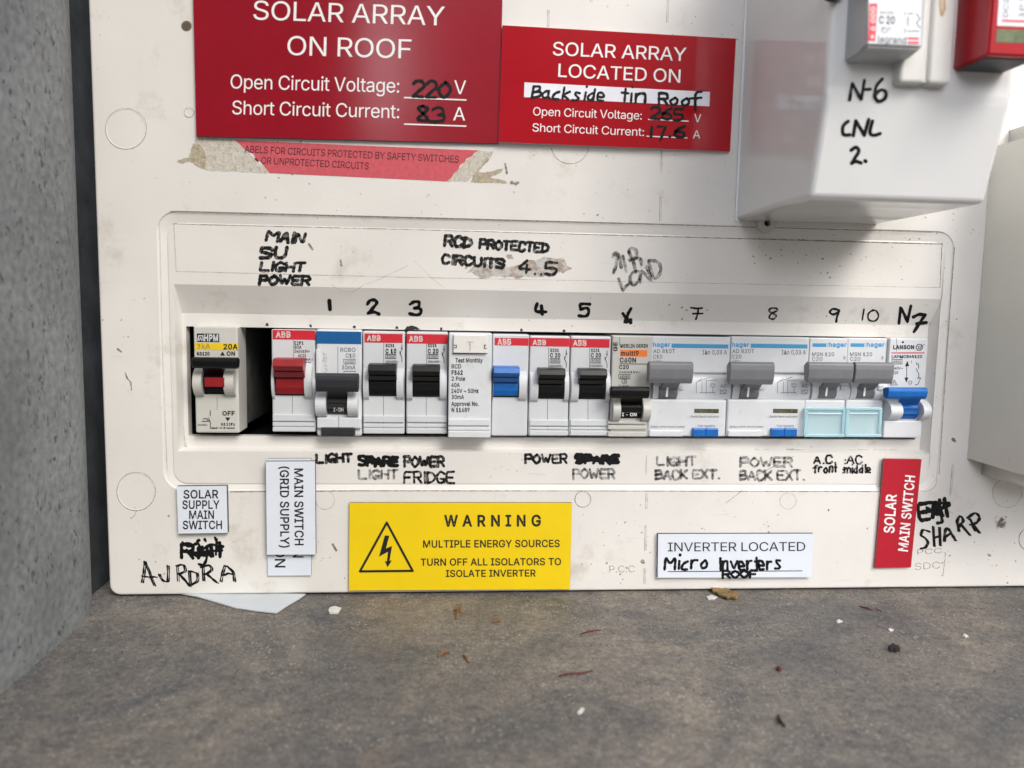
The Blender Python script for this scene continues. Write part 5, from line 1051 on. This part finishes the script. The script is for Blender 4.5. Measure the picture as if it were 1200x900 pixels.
clearb('white breaker with grey handle over the right of the two clear covers', 378, 640, (436, 329, 708, 482), (366, 622))
# 15 last one, blue lever
yf = .0015
A_ = A11
d, bm = device('last white breaker at the right end of the slot with curved blue bar toggle', *rect(A_, 656, 157, 924, 852), yf, BODY_CREAM)
cheeks(bm, [(A_(640, 0)[0], A_(722, 0)[0]), (A_(866, 0)[0], A_(920, 0)[0])], A_(0, 590)[1], A_(0, 738)[1], yf, .0056)
pbox(bm, *rect(A_, 634, 738, 895, 858), yf - .0020, yf + .002, .0005); obj('body', bm, BODY_WHITE, d)
bar_toggle(d, *rect(A_, 668, 507, 946, 590), yf - .0090, rect(A_, 712, 600, 864, 732), yf - .0010, BLUET)
bm = NB(); line(bm, A_, "LANSON", 700, 234, 848, 26, yf, 6, 0, .03); ring(bm, *A_(884, 222), 3.6, .7, Y(yf)); ribbon(bm, [A_(872, 214), A_(884, 214), A_(876, 232), A_(892, 232), A_(900, 208), A_(920, 204)], .6, Y(yf), 0)
line(bm, A_, "LANMCB45120", 690, 297, 904, 20, yf, 6, 0, .015); ribbon(bm, [A_(690, 261), A_(918, 261)], .9, Y(yf), 1)
ribbon(bm, [A_(692, 308), A_(765, 308), A_(765, 338), A_(692, 340), A_(692, 308)], .5, Y(yf), 0); line(bm, A_, "4500", 700, 332, 758, 16, yf, 6, 0); line(bm, A_, "240V~", 692, 378, 770, 18, yf, 6, 0); line(bm, A_, "C20", 692, 410, 735, 20, yf, 6, 0)
ribbon(bm, [A_(795, 340), A_(795, 455)], .6, Y(yf), 0); slab(bm, [A_(783, 355), A_(812, 355), A_(799, 318)], Y(yf), .0001); slab(bm, [A_(780, 435), A_(806, 435), A_(792, 470)], Y(yf), .0001)
ribbon(bm, [A_(680, 487), A_(708, 450), A_(732, 487), A_(680, 487)], .6, Y(yf), 0); ribbon(bm, [A_(696, 480), A_(708, 464), A_(718, 480)], .6, Y(yf), 0); ring(bm, *A_(820, 470), 1.9, .5, Y(yf)); line(bm, A_, "I", 826, 332, 832, 16, yf, 6, 0)
for P in ([(862, 330), (868, 345)], [(876, 335), (880, 370)], [(862, 372), (880, 410), (878, 435)], [(870, 440), (892, 436), (886, 452)], [(884, 458), (872, 482), (856, 486)]): ribbon(bm, smooth_pts([A_(*q) for q in P], 3), .7, Y(yf), 0)
ribbon(bm, [A_(768, 186)], 2.2, Y(yf), 0); ribbon(bm, [A_(724, 160), A_(724, 250)], .5, Y(yf), 2)
obj('lettering', bm, [INK, BAND_RED, INKG], d)

# ------------------------------------------------------------------ white enclosure at upper right and what it holds
bx = [Y0(862.5, 256).x, Y0(1044, 262).x]
zb0 = Y0(862.5, 257).z; YF, YB = -.077, -.068
xl, xr = bx[0], Y(YB)(1155, 240).x
zc = Y(YF)(1075, 114).z; zbot = Y(YB)(1050, 236).z
enc = thing('small_enclosure', 'white plastic enclosure jutting from the panel with black handwriting on its sloped front', 'enclosure', ((xl + xr) / 2, 0, zbot))
bm = NB(); q = bmesh.new()
prof = [(xl, -.0002, zbot), (xl, YB, zbot), (xl, YF, zc), (xl, YF, PZ1), (xl, -.0002, PZ1)]
prism(q, prof, (xr - xl, 0, 0)); bmesh.ops.recalc_face_normals(q, faces=q.faces)
bmesh.ops.bevel(q, geom=[e for e in q.edges if min(v.co.y for v in e.verts) < -.01], offset=.0022, segments=4, affect='EDGES', profile=.5); merge(bm, q)
box(bm, xl - .0009, xl + .001, -.0012, -.0001, zbot - .0006, PZ1, .0003)
obj('shell', bm, WHITE_BOX, enc, smooth=True)
for f in enc.children[0].data.polygons: f.use_smooth = f.area < 6e-5
bm = NB(); c_ = Y(-.003)(899, 261.5); n = 20
for r_o, r_i, ya, yb_ in ((.0040, .0014, -.0034, -.0002),):
    o_ = [(c_.x + r_o * math.cos(i * 2 * math.pi / n), c_.z + r_o * math.sin(i * 2 * math.pi / n)) for i in range(n)]; i_ = [(c_.x + r_i * math.cos(i * 2 * math.pi / n), c_.z + r_i * math.sin(i * 2 * math.pi / n)) for i in range(n)]
    a, b, c2, d2 = [[bm.verts.new((x, y, z)) for x, z in L] for L, y in ((o_, ya), (i_, ya), (i_, yb_), (o_, yb_))]
    for i in range(n):
        j = (i + 1) % n
        for u, v in ((a, b), (b, c2), (c2, d2), (d2, a)): bm.faces.new((u[i], u[j], v[j], v[i]))
box(bm, c_.x - .0034, c_.x + .0034, -.0030, -.0003, c_.z + .0026, zbot + .001, .0003)
obj('mounting_lug', bm, LUGM, enc)
bm = NB(); box(bm, c_.x - .0016, c_.x + .0016, -.00015, -.0001, c_.z - .0016, c_.z + .0016); obj('lug_hole', bm, BLACK_IN, enc)
FRONT = Y(YF); a_, b_ = Vector((0, YF, zc)), Vector((0, YB, zbot)); dv = (a_ - b_).normalized(); nn = Vector((0, -dv.z, dv.y)); nn = nn if nn.y < 0 else -nn
SLF = Pl(a_, nn)
class Both:            # pen line that runs over the crease
    def __call__(s, px, py):
        a = FRONT.up(.00012)(px, py); return a if a.z > zc + .0006 else SLF.up(.0003 if a.z > zc - .003 else .00012)(px, py)
bm = NB(); BO = Both()
for P in ([(996, 117), (998, 102), (999, 98)], [(999, 98), (1004, 107), (1009.5, 116)], [(1009.5, 116), (1013, 94)], [(1014, 105), (1020, 104.5)]): ribbon(bm, smooth_pts(P, 4), 3.2, BO)
ribbon(bm, smooth_pts([(1034, 92.5), (1027, 101), (1025.5, 113), (1030, 118.5), (1037.5, 115), (1038, 107.5), (1032, 105.5), (1027, 110)], 5), 3.3, BO)
for P in ([(994, 142), (988, 148), (988.5, 157.5), (996, 158)], [(1000, 159), (1003, 141.5)], [(1003, 141.5), (1008, 150), (1013, 158.5)], [(1013, 158.5), (1018, 140)], [(1022.5, 142), (1019.5, 155), (1024, 158.5), (1031.5, 156.5)], [(997.5, 176), (1003, 172.5), (1006.5, 177), (1002, 185), (998, 191.5)], [(998, 191.5), (1003, 189), (1009, 191)]): ribbon(bm, smooth_pts(P, 4), 3.5, SLF)
ribbon(bm, [(1014, 188.5), (1014.5, 189)], 4, SLF)
obj('marker_note', bm, PEN, enc)
# breaker held in it
yfd = YF - .0135
x0 = Y(yfd)(1016.5, 40).x; x1 = Y(yfd)(1083, 40).x; z0 = Y(YF)(1025, 76).z
d = thing('circuit_breaker', 'pale grey breaker with red striped white label in the white enclosure', 'circuit breaker', ((x0 + x1) / 2, YF, z0))
bm = NB(); q = bmesh.new(); zr = Y(yfd)(1048, 56).z
prism(q, [(x0, YF + .001, z0), (x0, YF - .0085, z0 + .0002), (x0, YF - .0118, z0 + .0010), (x0, yfd, zr), (x0, yfd, PZ1 - .01), (x0, YF + .001, PZ1 - .01)], (x1 - x0, 0, 0)); bmesh.ops.recalc_face_normals(q, faces=q.faces)
bmesh.ops.bevel(q, geom=[e for e in q.edges], offset=.0008, segments=3, affect='EDGES'); merge(bm, q); obj('body', bm, PALE_GREY, d)
pz = Y(yfd)
bm = NB(); slab(bm, [(1018.5, -30), (1081, -30), (1078.5, 52.8), (1016.8, 50.6)], pz, .0001); obj('label_plate', bm, LBL, d)
bm = NB(); pz2 = pz.up(.0001); slab(bm, [(1019, 4), (1028.2, 4), (1025.6, 48.6), (1017, 48.2)], pz2, .00005, 0)
for ya in (43.6, 48.4): slab(bm, [(1063.5, ya), (1077, ya + .4), (1076.9, ya + 3.2), (1063.4, ya + 2.8)], pz2, .00005, 0)
txt(bm, "6 000", (1025, 36), (1025.8, 8), 5, pz2, 1, .02); txt(bm, "C 20", (1030, 27.5), (1048.5, 28), 8.5, pz2, 2, .02); txt(bm, "legrand", (1028.5, 49.5), (1062, 51), 7.6, pz2, 3, .03)
txt(bm, "404 021", (1031, 16), (1047, 16.4), 3, pz2, 3, .02); txt(bm, "3 2", (1032, 35), (1044, 35.3), 3.6, pz2, 3); ring(bm, 1036.5, 35.5, 3, .6, pz2, 3); txt(bm, "1", (1060, 18), (1061.5, 18), 4, pz2, 3, .02); txt(bm, "2", (1059, 38), (1062, 38), 4, pz2, 3, .02)
for P in ([(1064, 16), (1070, 16)], [(1064, 20), (1064, 30)], [(1074, 16), (1078, 22), (1074, 27), (1078, 33)], [(1064, 36.5), (1070, 36.5)], [(1071, 36), (1077, 37)]): ribbon(bm, P, 1.0, pz2, 3)
slab(bm, [(1020.5, 43), (1022.4, 40.5), (1024, 43.2), (1022, 45.8)], pz2.up(.00005), .00004, 1)
obj('lettering', bm, [LBL_RED, INKW, INK, INKG], d)
# blanking plate: two ribbed strips
bm = NB()
xa0, xa1, za0, _ = ax(1056, 0, 1086.5, 98, YF - .004); xb0, xb1, zb_, _ = ax(1090, 0, 1117, 97, YF - .004)
for a, b, zz in ((xa0, xa1, za0), (xb0, xb1, za0)):
    box(bm, a, b, YF - .0048, YF + .001, zz, PZ1 - .008, .0012, 0, 4)
box(bm, xa1 - .0004, xb0 + .0004, YF - .0032, YF + .001, za0 + .0006, PZ1 - .008, .0003)
bp_ = obj('blanking_plate', bm, BLANKM, enc)
bm = NB(); pb_ = Y(YF - .0048); slab(bm, ragged([(1101, -20), (1108.5, -20), (1108, 10), (1106, 19), (1102, 19.5), (1100.5, 8)], .5, 4, 2), pb_, .00006); slab(bm, ragged([(1102.6, -20), (1106.2, -20), (1105.6, 9), (1104, 15), (1102.6, 8)], .3, 4, 3), pb_.up(.00006), .00004, 1)
obj('rust_drip', bm, [mat('drip_tan', (.50, .36, .20), .6, .2, 300), mat('drip_pale', (.60, .50, .36), .6, .1, 300)], bp_)
# dark plug at the top edge
bm = NB(); c_ = FRONT(974, -2); n = 14
prism(bm, [(c_.x + .0040 * math.cos(i * 2 * math.pi / n), YF + .0002, c_.z + .0026 + .0040 * math.sin(i * 2 * math.pi / n)) for i in range(n)], (0, -.003, 0)); obj('cover_screw', bm, BLACK, enc, bevel=.0004)
# red device
yr = YF - .0165
xr0 = Y(YF)(1118.5, 60).x; zr0 = Y(YF)(1140, 83.5).z; xr1 = xr0 + .0178; zrf = Y(yr)(1180, 65.5).z
d = thing('switch_device', 'bright red switch unit at the right end of the white enclosure', 'switch', ((xr0 + xr1) / 2, YF, zr0))
bm = NB(); q = bmesh.new(); prism(q, [(xr0, YF + .001, zr0), (xr0, yr, zrf), (xr0, yr - .0012, PZ1 - .02), (xr0, YF + .001, PZ1 - .02)], (xr1 - xr0, 0, 0)); bmesh.ops.recalc_face_normals(q, faces=q.faces)
bmesh.ops.bevel(q, geom=q.edges[:], offset=.0006, segments=2, affect='EDGES'); merge(bm, q); obj('body', bm, RED_DEV, d)
ua, ub = Vector((0, YF + .001, zr0)), Vector((0, yr, zrf)); dv = (ub - ua); und = Vector((0, dv.z, -dv.y)).normalized(); und = und if und.z < 0 else -und
bm = NB(); a = ua + dv * .08 + und * .00008; b = ua + dv * .86 + und * .00008
prism(bm, [(xr0 + .0012, a.y, a.z), (xr1 - .0012, a.y, a.z), (xr1 - .0012, b.y, b.z), (xr0 + .0012, b.y, b.z)], und * .0002); obj('base_insert', bm, DARKGREY, d)
rp = Pl((0, yr, zrf), Vector((0, -1, -.0012 / (PZ1 - .02 - zrf))))
bm = NB(); slab(bm, [(1173, -40), (1230, -40), (1228, 32.5), (1168.4, 30.2)], rp, .0001); obj('label_plate', bm, LBL, d)
bm = NB(); r2 = rp.up(.0001); slab(bm, [(1174, 23), (1226, 24.6), (1225.8, 27.2), (1173.8, 25.4)], r2, .00005, 0); txt(bm, "DC20IC", (1181, 20), (1183, -22), 5.6, r2, 1); txt(bm, "1P 500", (1200, 20), (1202, -22), 6, r2, 1); obj('lettering', bm, [LBL_RED, INKG], d)
bm = NB(); slab(bm, [(1168, 34.2), (1228, 36.4), (1227, 51.5), (1166.8, 49.6)], rp, .0001); obj('window', bm, GREENW, d)

# grey-green box at right edge
gl = Y0(1136, 500).x; gz0 = Y0(1134, 556).z; gz1 = Y0(1163, 152).z
bm = NB(); q = bmesh.new(); prism(q, [(gl, -.0002, gz0), (gl + .11, -.0002, gz0), (gl + .11, -.046, gz0), (gl, -.046, gz0)], (0, 0, gz1 - gz0)); bmesh.ops.recalc_face_normals(q, faces=q.faces)
bmesh.ops.bevel(q, geom=[e for e in q.edges if abs(e.verts[0].co.y - e.verts[1].co.y) > .01 or (e.verts[0].co.y < -.01 and e.verts[1].co.y < -.01)], offset=.0075, segments=6, affect='EDGES'); merge(bm, q)
gb = obj('metal_box', bm, METALB, None, smooth=True); tag(gb, 'plain grey green box with rounded edges at the right edge of the panel', 'box')
for f in gb.data.polygons: f.use_smooth = f.area < 2e-4

# ------------------------------------------------------------------ litter on the floor
def fpt(px, py, h=0): v = FLOOR(px, py); return Vector((v.x, v.y, v.z + h))
def litter(name, label, cat, px_outline, m, th=.0004, lift=.0002, curl=.0, group=None):
    pts = [fpt(*p) for p in px_outline]; c = sum(pts, Vector()) / len(pts)
    bm = NB(); R_ = max((p - c).length for p in pts)
    top = [bm.verts.new(p + Vector((0, 0, lift + th + curl * ((p - c).length / R_)))) for p in pts]; bot = [bm.verts.new(p + Vector((0, 0, lift * .3 + curl * .8 * ((p - c).length / R_)))) for p in pts]
    ct = bm.verts.new(c + Vector((0, 0, lift + th * 1.3))); cb = bm.verts.new(c + Vector((0, 0, lift * .3))); n = len(pts)
    for i in range(n):
        j = (i + 1) % n; bm.faces.new((ct, top[i], top[j])); bm.faces.new((cb, bot[j], bot[i])); bm.faces.new((top[i], bot[i], bot[j], top[j]))
    o = obj(name, bm, m); tag(o, label, cat, group); return o
def tube(bm, P, r, n=6):
    rings = []
    for i, p in enumerate(P):
        d_ = (P[min(i + 1, len(P) - 1)] - P[max(i - 1, 0)]).normalized(); s_ = d_.cross(Vector((0, 0, 1)))
        s_ = s_.normalized() if s_.length > .01 else Vector((1, 0, 0)); u_ = s_.cross(d_); k = r * (1 - .5 * abs(2 * i / (len(P) - 1) - 1))
        rings.append([bm.verts.new(p + s_ * k * math.cos(a * 6.283 / n) + u_ * k * math.sin(a * 6.283 / n)) for a in range(n)])
    for a, b in zip(rings, rings[1:]):
        for i in range(n): bm.faces.new((a[i], a[(i + 1) % n], b[(i + 1) % n], b[i]))
    bm.faces.new(rings[0]); bm.faces.new(rings[-1][::-1])
def twig(name, label, cat, polys, r, m):
    bm = NB()
    for P in polys: tube(bm, [fpt(x, y, r * .9 + h) for x, y, h in P], r)
    o = obj(name, bm, m, None, smooth=True); tag(o, label, cat); return o
litter('paper_scrap', 'pale waxy paper scrap with a pointed corner sticking out under the panel', 'paper', [(205, 697), (262, 697), (310, 697), (358, 698.5), (352, 703), (338, 711), (324, 720.5), (300, 717.5), (275, 713.5), (252, 707), (230, 701)], PAPERW, .0002, .0003, .0008)
litter('leaf_scrap', 'yellow brown leaf curl against the foot of the panel', 'leaf', [(833, 692), (838, 691), (845, 693.5), (851, 693), (858, 696.5), (863, 697), (866, 702), (862, 705), (856, 703), (852, 704.5), (846, 701), (842, 700), (839, 696.5), (835, 696)], LEAFY, .0005, .0003, .0013)
litter('white_flake', 'white flake beside the yellow brown leaf curl', 'flake', ragged([(828, 700.5), (834, 698.5), (841, 701), (836, 703.5), (830, 703)], .4, 3, 1), CRUMBW, .0004)
litter('white_flake', 'largest white flake, right of the waxy paper scrap', 'flake', ragged([(384, 716.5), (391, 712), (400, 714.5), (396, 719.5), (387, 720.5)], .8, 3, 2), CRUMBW, .0006)
litter('white_flake', 'white sliver lying loose on the right of the floor', 'flake', [(1126, 834), (1131, 831.5), (1135, 832), (1131, 837), (1127, 838)] if False else [(676, 837), (681, 831.5), (685, 832), (682, 836.5), (678, 838)], CRUMBW, .0005)
twig('bark_sprig', 'forked orange brown bark sprig below the yellow warning sign', 'sprig', [[(535, 727, 0), (536, 720, .0015), (539.5, 714, .001), (540, 709, 0)], [(536, 720, .0014), (531.5, 716, 0)], [(535, 718, .0012), (545, 720, 0)]], .00045, LEAFB)
twig('bark_chip', 'brown bark chip nearest the forked sprig', 'chip', [[(577, 731, 0), (582, 729, .0003), (587, 729.5, 0)]], .0005, LEAFB)
twig('bark_chip', 'orange brown bark chip farther out in front of the forked sprig', 'chip', [[(513, 771, 0), (520, 767, .0004), (527, 765.5, 0)]], .0006, LEAFB)
twig('bark_chip', 'slanting brown chip right of the other two bark chips', 'chip', [[(543, 769, 0), (547, 774, .0003), (550, 777.5, 0)]], .00055, LEAFB)
twig('dry_stalk', 'thin dark red stalk close to the panel', 'stalk', [[(680, 744, 0), (690, 741.5, .0003), (704, 739, 0)]], .00035, TWIGR)
twig('dry_stalk', 'longest dark red stalk on the middle of the floor', 'stalk', [[(655, 793.5, 0), (668, 791.5, .0003), (682, 790.5, .0001), (694, 787, 0)]], .00045, TWIGR)
twig('dry_stalk', 'bent dark stalk at the lower right of the floor', 'stalk', [[(912, 840, 0), (914, 849, .0005), (920, 853, 0)]], .0006, CRUMBK)
twig('dry_stalk', 'thin brown stalk at the far right close to the panel', 'stalk', [[(1007, 711.5, 0), (1016, 714, .0003), (1023, 716, 0)], [(1026, 714, 0), (1033, 717.5, 0)]], .0004, TWIGR)
litter('dark_crumb', 'black crumb on the right of the floor', 'crumb', ragged([(1041, 762), (1046, 758.5), (1053, 761), (1054, 764), (1049, 765), (1043, 764.5)], .6, 3, 3), CRUMBK, .0015)
litter('dark_crumb', 'small reddish black crumb left of the black crumb', 'crumb', ragged([(910, 785), (914, 783.5), (916, 786), (913, 788)], .4, 2, 3), TWIGR, .0010)
for (x, y, s_) in ((983, 729, 'white fleck under the inverter label side of the panel, near a brown stalk'), (1131, 746, 'white fleck at the far right of the floor'), (1043, 739, 'white fleck behind the black crumb')):
    litter('white_flake', s_, 'flake', ragged([(x - 3.2, y), (x, y - 1.5), (x + 4, y + .4), (x + .6, y + 1.8)], .55, 1.6, int(x)), CRUMBW, .0004)
# grit
rg = random.Random(3)
def grit(k, m, lo, hi, name, y_bias):
    bm = NB()
    for i in range(k):
        px_ = rg.uniform(60, 1230); py_ = 694 + (rg.random() ** y_bias) * 200
        if px_ < 130 and py_ < 805 - (px_) * .8 + 6: continue
        v = fpt(px_, py_)
        if v.y > -.0015 or v.x < XW + .003: continue
        s_ = rg.uniform(lo, hi); a = rg.uniform(0, 6.3)
        ps = [v + Vector((s_ * math.cos(a + j * 2.1) * rg.uniform(.6, 1.5), s_ * math.sin(a + j * 2.1), .0001)) for j in range(3)]
        vs = [bm.verts.new(p_) for p_ in ps] + [bm.verts.new(v + Vector((0, 0, s_ * rg.uniform(.6, 1.2))))]
        for f in ((0, 1, 2), (0, 1, 3), (1, 2, 3), (2, 0, 3)): bm.faces.new([vs[t_] for t_ in f])
    o = obj(name, bm, m); o['kind'] = 'stuff'; o['label'] = 'fine loose grit scattered over the floor'; o['category'] = 'grit'
def drift(k, m, lo, hi, name):
    """crumbs swept up against the foot of the board"""
    bm = NB()
    for i in range(k):
        v = Vector((rg.uniform(XW + .004, .25), -.0012 - abs(rg.gauss(0, .0022)), 0)); s_ = rg.uniform(lo, hi); a = rg.uniform(0, 6.3)
        vs = [bm.verts.new(v + Vector((s_ * math.cos(a + j * 2.1) * rg.uniform(.6, 1.5), s_ * math.sin(a + j * 2.1), .0001))) for j in range(3)] + [bm.verts.new(v + Vector((0, 0, s_ * rg.uniform(.6, 1.3))))]
        for f in ((0, 1, 2), (0, 1, 3), (1, 2, 3), (2, 0, 3)): bm.faces.new([vs[t_] for t_ in f])
    o = obj(name, bm, m); o['kind'] = 'stuff'; o['label'] = 'fine crumbs gathered along the foot of the panel'; o['category'] = 'grit'
drift(420, mat('brown_crumb', (.11, .085, .06), .8, .4, 400), .00014, .00042, 'brown_grit')
grit(1900, CRUMBW, .00008, .00024, 'pale_grit', 2.6)
grit(420, CRUMBK, .00012, .00040, 'dark_grit', 1.8)
